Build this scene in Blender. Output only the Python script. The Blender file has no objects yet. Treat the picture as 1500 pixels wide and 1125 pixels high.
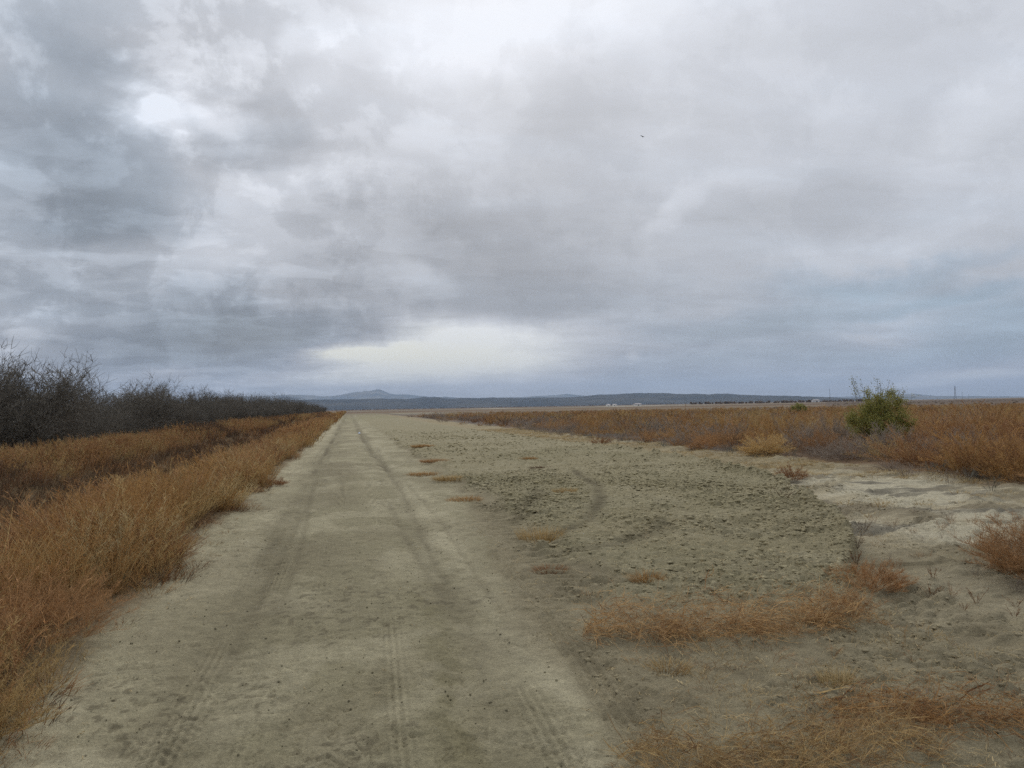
import bpy, math, random
import numpy as np
from mathutils import Matrix, Vector

sc = bpy.context.scene
DENOISE = False
# ------------------------------------------------------------------ camera
CAM_H = 1.7
YAW, PITCH, ROLL = 0.2028, 0.02862, 0.01833
def cam_axes():
    f = np.array([math.sin(YAW)*math.cos(PITCH), math.cos(YAW)*math.cos(PITCH), math.sin(PITCH)])
    r = np.array([math.cos(YAW), -math.sin(YAW), 0.0]); u = np.cross(r, f)
    c, s = math.cos(ROLL), math.sin(ROLL)
    return f, r*c - u*s, r*s + u*c
F_, R_, U_ = cam_axes()
cam_data = bpy.data.cameras.new('camera'); cam = bpy.data.objects.new('camera', cam_data)
sc.collection.objects.link(cam); sc.camera = cam
m = Matrix.Identity(4)
for i in range(3):
    m[i][0] = R_[i]; m[i][1] = U_[i]; m[i][2] = -F_[i]
m[0][3], m[1][3], m[2][3] = 0, 0, CAM_H
cam.matrix_world = m
cam_data.sensor_width = 36; cam_data.lens = 36*1170/1500
cam_data.clip_start = 0.05; cam_data.clip_end = 90000

# ------------------------------------------------------------------ view
sc.view_settings.view_transform = 'Standard'; sc.view_settings.look = 'None'
sc.view_settings.exposure = 0.0; sc.view_settings.gamma = 1.0
sc.cycles.use_denoising = DENOISE; sc.cycles.max_bounces = 6; sc.cycles.diffuse_bounces = 3; sc.cycles.volume_bounces = 1
sc.cycles.transparent_max_bounces = 6; sc.cycles.caustics_reflective = False; sc.cycles.caustics_refractive = False
sc.cycles.sample_clamp_indirect = 1.5; sc.cycles.sample_clamp_direct = 4.0

# ------------------------------------------------------------------ sun (veiled by cloud: large and weak)
SUN_AZ, SUN_EL = math.radians(10.0), math.radians(34.0)
sun_d = bpy.data.lights.new('sun', 'SUN'); sun_d.energy = 1.15; sun_d.angle = math.radians(12)
sun_d.color = (1.0, 0.95, 0.87)
sun = bpy.data.objects.new('sun', sun_d); sc.collection.objects.link(sun)
sdir = Vector((math.sin(SUN_AZ)*math.cos(SUN_EL), math.cos(SUN_AZ)*math.cos(SUN_EL), math.sin(SUN_EL)))
sun.rotation_euler = sdir.to_track_quat('Z', 'Y').to_euler()

# ------------------------------------------------------------------ world: sky texture under a layer of cloud
# cloud masses by direction: azimuth, elevation, half sizes (degrees), turn, brightness, blueness
BLOBS = [
    (10.62, 27, 14, 4.6, 0, 0.095, 0), (5.65, 24.86, 5.19, 3, -20, 0.05, 0), (24.38, 28.11, 18.13, 4.4, 0, 0.05, 0),
    (-18.9, 22.25, 6.15, 3.91, 0, -0.07, 0.2), (-15.48, 20.54, 4.46, 1.71, -10, -0.07, 0.15), (-14.68, 21.55, 1.06, 0.61, 0, 0.08, 0),
    (-18.91, 13.29, 7.42, 5.32, 0, -0.16, 0.28), (-19.99, 17.51, 4.58, 2.55, 0, -0.05, 0.13), (-13.51, 15.52, 5.03, 2.83, -20, -0.04, 0.2),
    (-9.3, 19.29, 6.54, 2.47, 0, 0.06, 0), (-11.43, 18.45, 3, 1.5, 20, 0.12, 0), (-7.33, 19.69, 2.8, 1.4, -10, 0.12, 0),
    (-2.99, 23.18, 3.64, 1.88, 0, 0.06, 0), (-4.88, 18.4, 3.18, 2.16, 0, -0.09, 0.1), (-8.44, 18.12, 2.65, 1.68, 0, -0.07, 0.1),
    (-4.85, 20.95, 2.71, 0.93, 0, -0.05, 0), (2.69, 22.68, 7.52, 3.04, -30, 0.02, 0), (-2.14, 16.38, 6.04, 1.78, 0, 0.04, 0),
    (-14.33, 11.85, 4.59, 2.04, 0, -0.04, 0.2), (-17.43, 8.87, 4.81, 1.19, 0, 0.04, 0), (-18.92, 7.1, 5.49, 1.56, 0, -0.02, 0.1),
    (-13.54, 7.34, 6.76, 1.68, 0, -0.04, 0.1), (-8.5, 5, 10, 3, 6, -0.19, 0.45), (-8.12, 4.32, 6.72, 2.23, 0, -0.05, 0.15),
    (2.5, 9.59, 14.41, 4.26, 15, -0.09, 0), (9.36, 12.44, 12.68, 4.29, -10, -0.06, 0), (17.32, 16.88, 6.26, 4.15, -30, -0.05, 0),
    (14.19, 8.05, 10.76, 2.91, 0, -0.07, 0.05), (5.39, 9.03, 3.88, 1.15, -8, 0.1, 0), (9.27, 7.17, 5.87, 1.46, 0, -0.05, 0.05),
    (8.72, 4.01, 8.32, 2.2, 0, 0.15, -0.4), (2.42, 3.74, 3.37, 0.77, 0, 0.1, -0.5), (-0.42, 3.86, 2.37, 0.57, 0, 0.1, -0.6),
    (6.26, 2.58, 10.71, 1.26, 0, 0.07, -0.3), (-1.38, 2.19, 5.66, 0.57, 0, 0.06, -0.2), (2.44, 5.05, 2.89, 1.05, 0, -0.1, 0.1),
    (-11.94, 2.71, 3.44, 0.6, 0, 0.13, -0.3), (-18.92, 5, 6.27, 1.56, 0, -0.03, 0), (-8.13, 2.01, 7.16, 0.63, 0, 0.02, 0),
    (24, 14.21, 3.2, 1.1, 25, 0.06, 0), (22.84, 5.36, 12.39, 3.79, 0, -0.04, 0.1), (27.91, 21.29, 9.04, 4.21, -20, 0, 0),
    (42.64, 16.6, 5.79, 2.96, 15, 0.07, 0), (39.07, 11, 9, 2.01, 8, 0.04, 0.05), (36.97, 6.89, 6.32, 1.25, -3, -0.08, 0.45),
    (34.13, 8.44, 3.92, 0.86, 0, -0.04, 0.3), (31.92, 5.42, 8.91, 1.33, 0, -0.08, 0.5), (43.33, 4.28, 5, 1.92, 0, -0.12, 0.75),
    (39.21, 2.81, 7.36, 0.9, 0, -0.07, 0.55), (36.11, 5.18, 3.41, 0.59, 0, 0.05, -0.2), (41.79, 1.3, 4.5, 0.5, 0, 0.15, -0.25),
    (38.77, 1, 4.52, 0.29, 0, 0.07, -0.1), (20.75, 3.51, 0.77, 0.48, 0, 0.07, -0.1), (25.57, 2.41, 9.37, 1.4, 0, -0.03, 0.25),
    (19.89, 1.59, 12.54, 0.67, 0, 0.03, 0.05), (32.67, 1.5, 6.63, 0.53, 0, 0.02, 0.1), (35.67, 4.31, 1.71, 0.34, 0, 0.05, -0.1),
    (29.9, 11.93, 9.04, 2.65, 0, -0.03, 0),
 (9.5, 4.3, 11, 3.0, 0, 0.085, -0.15), (4.5, 2.9, 9, 1.3, 0, 0.08, -0.25), (-1, 3.7, 4, .7, 0, .08, -.3), (-4.5, 1.6, 9, 0.7, 0, 0.07, -0.1),
 (38, 8.2, 7, 0.9, 6, -0.05, 0.4), (30.5, 3.4, 8, 0.8, 0, -0.05, 0.3), (41, 6.2, 6, 0.6, 4, -0.05, 0.4),
]

BG = 0.1
world = bpy.data.worlds.new('World'); sc.world = world; world.use_nodes = True
def build_world():
    nt = world.node_tree; N = nt.nodes; L = nt.links; N.clear()
    def nd(t, **k):
        n = N.new(t)
        for a, b in k.items(): setattr(n, a, b)
        return n
    def put(sock, v):
        if isinstance(v, (int, float, tuple, list)): sock.default_value = v
        else: L.new(v, sock)
    def M(op, a, b=None, c=None, clamp=False):
        n = nd('ShaderNodeMath', operation=op, use_clamp=clamp); put(n.inputs[0], a)
        if b is not None: put(n.inputs[1], b)
        if c is not None: put(n.inputs[2], c)
        return n.outputs[0]
    def noise(vec, scale, detail=5, rough=0.55, dist=0.0, lac=2.0):
        n = nd('ShaderNodeTexNoise'); put(n.inputs['Vector'], vec); n.inputs['Scale'].default_value = scale
        n.inputs['Detail'].default_value = detail; n.inputs['Roughness'].default_value = rough
        n.inputs['Distortion'].default_value = dist; n.inputs['Lacunarity'].default_value = lac
        return n
    def comb(x, y, z=0.0):
        n = nd('ShaderNodeCombineXYZ'); put(n.inputs[0], x); put(n.inputs[1], y); put(n.inputs[2], z); return n.outputs[0]
    def sep(v):
        n = nd('ShaderNodeSeparateXYZ'); L.new(v, n.inputs[0]); return n.outputs
    tc = nd('ShaderNodeTexCoord'); d = tc.outputs['Generated']; x, y, z = sep(d)
    az = M('MULTIPLY', M('ARCTAN2', x, y), 57.29578)
    el = M('MULTIPLY', M('ARCSINE', z), 57.29578)
    zz = M('ADD', M('MAXIMUM', z, 0.0), 0.13)                     # the cloud sheet seen in perspective
    plane = comb(M('DIVIDE', x, zz), M('DIVIDE', y, zz), 0.0)
    ang = comb(az, el)
    # ragged edges: the masses are pushed about by turbulence
    w1 = noise(plane, 0.75, 6, 0.6); w2 = noise(d, 5.5, 8, 0.58)
    def off(n, s):
        v = nd('ShaderNodeVectorMath', operation='SUBTRACT'); L.new(n.outputs['Color'], v.inputs[0]); v.inputs[1].default_value = (.5, .5, .5)
        v2 = nd('ShaderNodeVectorMath', operation='MULTIPLY'); L.new(v.outputs[0], v2.inputs[0]); v2.inputs[1].default_value = s
        return v2.outputs[0]
    low = nd('ShaderNodeMapRange', interpolation_type='SMOOTHSTEP'); L.new(el, low.inputs[0]); low.inputs[1].default_value = 0; low.inputs[2].default_value = 12
    low.inputs[3].default_value = 0.16; low.inputs[4].default_value = 1.0
    a1 = nd('ShaderNodeVectorMath', operation='ADD'); L.new(off(w1, (7, 5, 0)), a1.inputs[0]); L.new(off(w2, (11, 8, 0)), a1.inputs[1])
    sc1 = nd('ShaderNodeVectorMath', operation='MULTIPLY'); L.new(a1.outputs[0], sc1.inputs[0]); L.new(comb(M('ADD', M('MULTIPLY', low.outputs[0], .6), .4), low.outputs[0]), sc1.inputs[1])
    a2 = nd('ShaderNodeVectorMath', operation='ADD'); L.new(ang, a2.inputs[0]); L.new(sc1.outputs[0], a2.inputs[1])
    wang = a2.outputs[0]
    acc = None; tint = None
    for (ba, be, rx, ry, rot, amp, tn) in BLOBS:
        mp = nd('ShaderNodeMapping', vector_type='TEXTURE'); L.new(wang, mp.inputs[0])
        mp.inputs['Location'].default_value = (ba, be, 0); mp.inputs['Rotation'].default_value = (0, 0, math.radians(rot))
        mp.inputs['Scale'].default_value = (rx*1.35, ry*1.35, 1)
        ln = nd('ShaderNodeVectorMath', operation='LENGTH'); L.new(mp.outputs[0], ln.inputs[0])
        mr = nd('ShaderNodeMapRange', interpolation_type='SMOOTHERSTEP'); L.new(ln.outputs['Value'], mr.inputs[0])
        mr.inputs[1].default_value = 1.15; mr.inputs[2].default_value = 0.0; mr.inputs[3].default_value = 0; mr.inputs[4].default_value = 1
        acc = M('MULTIPLY_ADD', mr.outputs[0], amp*1.0, acc if acc is not None else 0.0)
        if tn: tint = M('MULTIPLY_ADD', mr.outputs[0], tn, tint if tint is not None else 0.0)
    # base brightness: grey near the horizon, paler overhead
    g = nd('ShaderNodeMapRange', interpolation_type='SMOOTHSTEP'); L.new(el, g.inputs[0]); g.inputs[1].default_value = 0; g.inputs[2].default_value = 26
    g.inputs[3].default_value = 0.755; g.inputs[4].default_value = 0.835
    base = g.outputs[0]
    # billow and streak detail
    mpb = nd('ShaderNodeMapping'); L.new(plane, mpb.inputs[0]); mpb.inputs['Rotation'].default_value = (0, 0, math.radians(-35)); mpb.inputs['Scale'].default_value = (0.55, 1.35, 1)
    n1 = noise(plane, 1.6, 8, 0.57, 0.2); n2 = noise(mpb.outputs[0], 2.6, 8, 0.6, 0.35); n3 = noise(d, 9.0, 10, 0.62, 0.2)
    # more relief on the left (broken cumulus), smoother veil on the right
    rel = nd('ShaderNodeMapRange', interpolation_type='SMOOTHSTEP'); L.new(az, rel.inputs[0]); rel.inputs[1].default_value = 14; rel.inputs[2].default_value = -12
    rel.inputs[3].default_value = 0.28; rel.inputs[4].default_value = 1.05
    det = M('ADD', M('MULTIPLY', M('SUBTRACT', n1.outputs['Fac'], .5), 0.26), M('MULTIPLY', M('SUBTRACT', n3.outputs['Fac'], .5), 0.20))
    det = M('MULTIPLY', det, rel.outputs[0])
    det = M('MULTIPLY_ADD', M('SUBTRACT', n2.outputs['Fac'], .5), 0.11, det)
    # crisp torn edges where the cumulus breaks up
    n4 = noise(plane, 2.8, 8, 0.54, 0.2)
    def puff(n, lo, hi):
        q = nd('ShaderNodeMapRange', interpolation_type='SMOOTHSTEP'); L.new(n.outputs['Fac'], q.inputs[0]); q.inputs[1].default_value = lo; q.inputs[2].default_value = hi; return q.outputs[0]
    det = M('MULTIPLY_ADD', M('MULTIPLY', M('SUBTRACT', puff(n4, .48, .58), .4), rel.outputs[0]), 0.06, det)
    det = M('MULTIPLY_ADD', M('MULTIPLY', M('SUBTRACT', puff(n3, .475, .555), .5), rel.outputs[0]), 0.06, det)
    # flat-bottomed banks stacked towards the horizon
    n5 = noise(comb(M('MULTIPLY', az, .085), M('MULTIPLY', el, .42), 3.0), 1.0, 8, 0.58, 0.4)
    lk = nd('ShaderNodeMapRange', interpolation_type='SMOOTHSTEP'); L.new(el, lk.inputs[0]); lk.inputs[1].default_value = 11; lk.inputs[2].default_value = 3
    det = M('MULTIPLY_ADD', M('MULTIPLY', M('SUBTRACT', n5.outputs['Fac'], .5), lk.outputs[0]), 0.34, det)
    v = M('ADD', M('ADD', base, acc), det)
    v = M('MINIMUM', M('MAXIMUM', v, 0.35), 0.965)
    lin = M('POWER', v, 2.25)
    # grey-lavender cloud, steel blue where thin and far, cream where lit low down
    tn = M('ADD', tint, M('MULTIPLY', M('SUBTRACT', n2.outputs['Fac'], .5), 0.3))
    cream = nd('ShaderNodeMix', data_type='RGBA'); put(cream.inputs['Factor'], M('MULTIPLY', tn, -1.0, clamp=True))
    cream.inputs['A'].default_value = (0.953, 0.990, 1.070, 1); cream.inputs['B'].default_value = (1.03, 1.02, .895, 1)
    blue = nd('ShaderNodeMix', data_type='RGBA'); put(blue.inputs['Factor'], M('MULTIPLY', tn, 1.0, clamp=True))
    L.new(cream.outputs['Result'], blue.inputs['A']); blue.inputs['B'].default_value = (0.72, 1.0, 1.30, 1)
    col = nd('ShaderNodeVectorMath', operation='SCALE'); L.new(blue.outputs['Result'], col.inputs[0]); L.new(M('MULTIPLY', lin, 1.0/BG), col.inputs['Scale'])
    sky = nd('ShaderNodeTexSky', sky_type='NISHITA'); sky.sun_disc = False
    sky.sun_elevation = SUN_EL; sky.sun_rotation = SUN_AZ; sky.air_density = 1.2; sky.dust_density = 2.5
    thin = nd('ShaderNodeMapRange'); L.new(tn, thin.inputs[0]); thin.inputs[1].default_value = 0.2; thin.inputs[2].default_value = 1.0
    thin.inputs[3].default_value = 0.97; thin.inputs[4].default_value = 0.86
    mx = nd('ShaderNodeMix', data_type='RGBA'); L.new(thin.outputs[0], mx.inputs['Factor']); L.new(sky.outputs[0], mx.inputs['A']); L.new(col.outputs[0], mx.inputs['B'])
    bg = nd('ShaderNodeBackground'); bg.inputs['Strength'].default_value = BG; L.new(mx.outputs['Result'], bg.inputs['Color'])
    out = nd('ShaderNodeOutputWorld'); L.new(bg.outputs[0], out.inputs['Surface'])
build_world()

# ------------------------------------------------------------------ helpers
def tag(o, label=None, cat=None, group=None, kind=None):
    if label: o['label'] = label
    if cat: o['category'] = cat
    if group: o['group'] = group
    if kind: o['kind'] = kind
    return o
def hsh(ix, iy, seed):
    h = (ix.astype(np.int64)*374761393 + iy.astype(np.int64)*668265263 + seed*1442695041) & 0xffffffff
    h = ((h ^ (h >> 13))*1274126177) & 0xffffffff
    h = ((h ^ (h >> 16))*2246822519) & 0xffffffff
    return ((h ^ (h >> 15)) & 0xffffff)/float(0xffffff)
def vnoise(x, y, seed=0):
    ix = np.floor(x); iy = np.floor(y); fx = x-ix; fy = y-iy
    fx = fx*fx*fx*(fx*(fx*6-15)+10); fy = fy*fy*fy*(fy*(fy*6-15)+10)
    a = hsh(ix, iy, seed); b = hsh(ix+1, iy, seed); c = hsh(ix, iy+1, seed); d = hsh(ix+1, iy+1, seed)
    return (a*(1-fx)+b*fx)*(1-fy) + (c*(1-fx)+d*fx)*fy
def fbm(x, y, seed=0, octv=4, gain=0.5):
    s = 0; a = 1; t = 0
    for k in range(octv):
        s = s + a*vnoise(x*2**k + 17.3*k, y*2**k - 9.1*k, seed+k); t += a; a *= gain
    return s/t
def sstep(a, b, x):
    t = np.clip((x-a)/(b-a), 0, 1); return t*t*(3-2*t)
def lumps(x, y, cell, seed, dens=1.0):
    """rounded clods: one random dome per cell"""
    u = x/cell; v = y/cell; ix = np.floor(u); iy = np.floor(v); h = np.zeros_like(x)
    for dx in (-1, 0, 1):
        for dy in (-1, 0, 1):
            cx = ix+dx; cy = iy+dy
            px = cx+hsh(cx, cy, seed); py = cy+hsh(cx, cy, seed+1)
            r = 0.28+0.5*hsh(cx, cy, seed+2)**2; on = hsh(cx, cy, seed+3) < dens
            e = 0.7+0.6*hsh(cx, cy, seed+4)
            d2 = ((u-px)*e)**2+((v-py)/e)**2
            h = np.maximum(h, np.where(on, r*np.sqrt(np.clip(1-d2/(r*r), 0, 1)), 0))
    return h*cell
def poly_mesh(name, V, Fc, mat, parent=None, smooth=False, col=None, loc=None, nside=3):
    """one mesh object from numpy arrays; Fc (n, nside)"""
    V = np.asarray(V, dtype=np.float32); Fc = np.asarray(Fc, dtype=np.int32)
    me = bpy.data.meshes.new(name); n = len(Fc)
    me.vertices.add(len(V)); me.vertices.foreach_set('co', V.ravel())
    me.loops.add(n*nside); me.loops.foreach_set('vertex_index', Fc.ravel())
    me.polygons.add(n); me.polygons.foreach_set('loop_start', np.arange(0, n*nside, nside, dtype=np.int32))
    me.polygons.foreach_set('loop_total', np.full(n, nside, dtype=np.int32))
    if smooth: me.polygons.foreach_set('use_smooth', np.ones(n, dtype=bool))
    if col is not None:
        at = me.color_attributes.new('tone', 'FLOAT_COLOR', 'POINT')
        c4 = np.ones((len(V), 4), dtype=np.float32); c4[:, :3] = col; at.data.foreach_set('color', c4.ravel())
    me.update(calc_edges=True); me.materials.append(mat)
    o = bpy.data.objects.new(name, me); sc.collection.objects.link(o)
    if parent: o.parent = parent
    if loc is not None: o.location = loc
    return o
def empty(name, loc, rz=0.0):
    o = bpy.data.objects.new(name, None); sc.collection.objects.link(o); o.location = loc; o.rotation_euler = (0, 0, rz)
    o.empty_display_size = 0.2
    return o

# ------------------------------------------------------------------ materials
def mat_soil():
    m = bpy.data.materials.new('soil'); m.use_nodes = True; nt = m.node_tree; N = nt.nodes; L = nt.links
    b = N['Principled BSDF']; b.inputs['Roughness'].default_value = 0.95; b.inputs['Specular IOR Level'].default_value = 0.15
    at = N.new('ShaderNodeAttribute'); at.attribute_name = 'tone'
    tc = N.new('ShaderNodeTexCoord')
    def noise(s, d=6, r=0.6):
        n = N.new('ShaderNodeTexNoise'); L.new(tc.outputs['Object'], n.inputs['Vector']); n.inputs['Scale'].default_value = s
        n.inputs['Detail'].default_value = d; n.inputs['Roughness'].default_value = r; return n
    n1 = noise(9, 7, .65); n2 = noise(60, 6, .7); n3 = noise(260, 3, .6)
    def mr(n, lo, hi):
        q = N.new('ShaderNodeMapRange'); L.new(n.outputs['Fac'], q.inputs[0]); q.inputs[1].default_value = .3; q.inputs[2].default_value = .7
        q.inputs[3].default_value = lo; q.inputs[4].default_value = hi; return q.outputs[0]
    mul = N.new('ShaderNodeMath'); mul.operation = 'MULTIPLY'; L.new(mr(n1, .80, 1.18), mul.inputs[0]); L.new(mr(n2, .72, 1.25), mul.inputs[1])
    mul2 = N.new('ShaderNodeMath'); mul2.operation = 'MULTIPLY'; L.new(mul.outputs[0], mul2.inputs[0]); L.new(mr(n3, .78, 1.2), mul2.inputs[1])
    sc_ = N.new('ShaderNodeVectorMath'); sc_.operation = 'SCALE'; L.new(at.outputs['Color'], sc_.inputs[0]); L.new(mul2.outputs[0], sc_.inputs['Scale'])
    L.new(sc_.outputs[0], b.inputs['Base Color'])
    add = N.new('ShaderNodeMath'); add.operation = 'MULTIPLY_ADD'; L.new(n2.outputs['Fac'], add.inputs[0]); add.inputs[1].default_value = 1.0; L.new(n1.outputs['Fac'], add.inputs[2])
    add2 = N.new('ShaderNodeMath'); add2.operation = 'MULTIPLY_ADD'; L.new(n3.outputs['Fac'], add2.inputs[0]); add2.inputs[1].default_value = .35; L.new(add.outputs[0], add2.inputs[2])
    bp = N.new('ShaderNodeBump'); bp.inputs['Strength'].default_value = 0.85; bp.inputs['Distance'].default_value = 0.02
    L.new(add2.outputs[0], bp.inputs['Height']); L.new(bp.outputs[0], b.inputs['Normal'])
    return m
def mat_plant(name, trans=0.25, rough=0.8, nscale=30, var=0.3):
    m = bpy.data.materials.new(name); m.use_nodes = True; nt = m.node_tree; N = nt.nodes; L = nt.links
    b = N['Principled BSDF']; b.inputs['Roughness'].default_value = rough; b.inputs['Specular IOR Level'].default_value = 0.2
    at = N.new('ShaderNodeAttribute'); at.attribute_name = 'tone'
    tc = N.new('ShaderNodeTexCoord'); n = N.new('ShaderNodeTexNoise'); L.new(tc.outputs['Object'], n.inputs['Vector']); n.inputs['Scale'].default_value = nscale; n.inputs['Detail'].default_value = 3
    q = N.new('ShaderNodeMapRange'); L.new(n.outputs['Fac'], q.inputs[0]); q.inputs[1].default_value = .3; q.inputs[2].default_value = .7; q.inputs[3].default_value = 1-var; q.inputs[4].default_value = 1+var
    s = N.new('ShaderNodeVectorMath'); s.operation = 'SCALE'; L.new(at.outputs['Color'], s.inputs[0]); L.new(q.outputs[0], s.inputs['Scale'])
    L.new(s.outputs[0], b.inputs['Base Color'])
    t = N.new('ShaderNodeBsdfTranslucent'); L.new(s.outputs[0], t.inputs['Color'])
    mx = N.new('ShaderNodeMixShader'); mx.inputs[0].default_value = trans
    L.new(b.outputs[0], mx.inputs[1]); L.new(t.outputs[0], mx.inputs[2]); L.new(mx.outputs[0], N['Material Output'].inputs['Surface'])
    return m
def mat_flat(name, col, rough=0.7, nscale=5, var=0.15, metal=0.0):
    m = bpy.data.materials.new(name); m.use_nodes = True; nt = m.node_tree; N = nt.nodes; L = nt.links
    b = N['Principled BSDF']; b.inputs['Roughness'].default_value = rough; b.inputs['Metallic'].default_value = metal
    tc = N.new('ShaderNodeTexCoord'); n = N.new('ShaderNodeTexNoise'); L.new(tc.outputs['Object'], n.inputs['Vector']); n.inputs['Scale'].default_value = nscale; n.inputs['Detail'].default_value = 6
    r = N.new('ShaderNodeValToRGB'); L.new(n.outputs['Fac'], r.inputs[0])
    r.color_ramp.elements[0].position = .3; r.color_ramp.elements[1].position = .7
    r.color_ramp.elements[0].color = tuple(c*(1-var) for c in col)+(1,); r.color_ramp.elements[1].color = tuple(min(1, c*(1+var)) for c in col)+(1,)
    L.new(r.outputs[0], b.inputs['Base Color']); return m
SOIL = mat_soil(); WEED = mat_plant('dry_weed', .14); BARK = mat_plant('bark', 0.0, .9, 12, .3); LEAF = mat_plant('leaf', .35, .6)
FEATHER = mat_flat('feather', (.05, .05, .05)); PAINT = mat_flat('white_paint', (.75, .75, .73), .6, .2, .1)
ROOFM = mat_flat('roof_metal', (.55, .5, .48), .6, .2, .1); DARKM = mat_flat('grey_steel', (.16, .17, .18), .6, 1)
DARKW = mat_flat('dark_opening', (.05, .05, .055), .5, 1); HILLM = None

# ------------------------------------------------------------------ ground: height and colour of every point
def left_profile(x):
    z = -1.95*sstep(-2.9, -6.6, x)
    z = z + 1.65*sstep(-8.6, -12.6, x)
    return z + 0.3*sstep(-60, -90, x)
TR = np.array([(5.6, 19.5), (5.33, 18.16), (4.95, 15.6), (4.34, 13.5), (3.7, 11.9), (3.29, 10.9), (2.8, 10.3), (2.4, 9.9)])
def dist_poly(x, y, P):
    best = np.full(x.shape, 1e9); s0 = np.zeros(x.shape); acc = 0
    for (ax, ay), (bx, by) in zip(P[:-1], P[1:]):
        dx, dy = bx-ax, by-ay; l2 = dx*dx+dy*dy; t = np.clip(((x-ax)*dx+(y-ay)*dy)/l2, 0, 1)
        d = np.hypot(x-ax-t*dx, y-ay-t*dy); k = d < best; best = np.where(k, d, best); s0 = np.where(k, acc+t*math.sqrt(l2), s0); acc += math.sqrt(l2)
    return best, s0
def right_edge(y):
    """eastern limit of the broken, harrowed strip"""
    return np.interp(y, [-50, 2, 3.5, 5.5, 7.3, 8.3, 9.9, 11.8, 15, 17.4, 22, 29, 39, 56, 150, 600], [3.2, 3.2, 3.6, 4.2, 5.0, 5.75, 6.6, 7.35, 8.6, 9.15, 9.6, 9.9, 9.6, 9.1, 9.6, 9.8])
def masks(x, y):
    w = (fbm(x*.9, y*.9, 3, 4)-.5)
    wl = (fbm(x*.5, y*.5, 8, 3)-.5)
    redge = 1.35+.9*sstep(3.5, 20, y)+.9*sstep(30, 130, y) + w*.5
    road = sstep(-2.05+w*.5, -1.75+w*.5, x)*(1-sstep(redge-.15, redge+.2, x))
    re = right_edge(y) + wl*.35 + w*.25
    till = sstep(2.25+w*.9, 2.7+w*.9, x)*(1-sstep(re-.04, re+.04, x))*sstep(5.4+w*2, 7.6+w*2, y+.3*(x-3))
    return road, till, w, redge, re
def LINES(x, y):
    # faint bundles of tyre ribs running along the road
    s = 0
    for k, (xc, w_, per, sd) in enumerate([(-1.02, .13, .05, 1), (-.62, .12, .045, 2), (-.20, .12, .05, 3), (.35, .09, .045, 4), (1.02, .13, .05, 5)]):
        xx = x-xc-.09*np.sin(y*.23+sd)-.03*np.sin(y*.9+sd*2)
        s = s + np.clip(1-np.abs(xx)/w_, 0, 1)**.5*np.cos(xx*2*math.pi/per)*.0055*sstep(.45, .6, fbm(x*.3+sd*5, y*.35, 46, 3))
    return s
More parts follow.
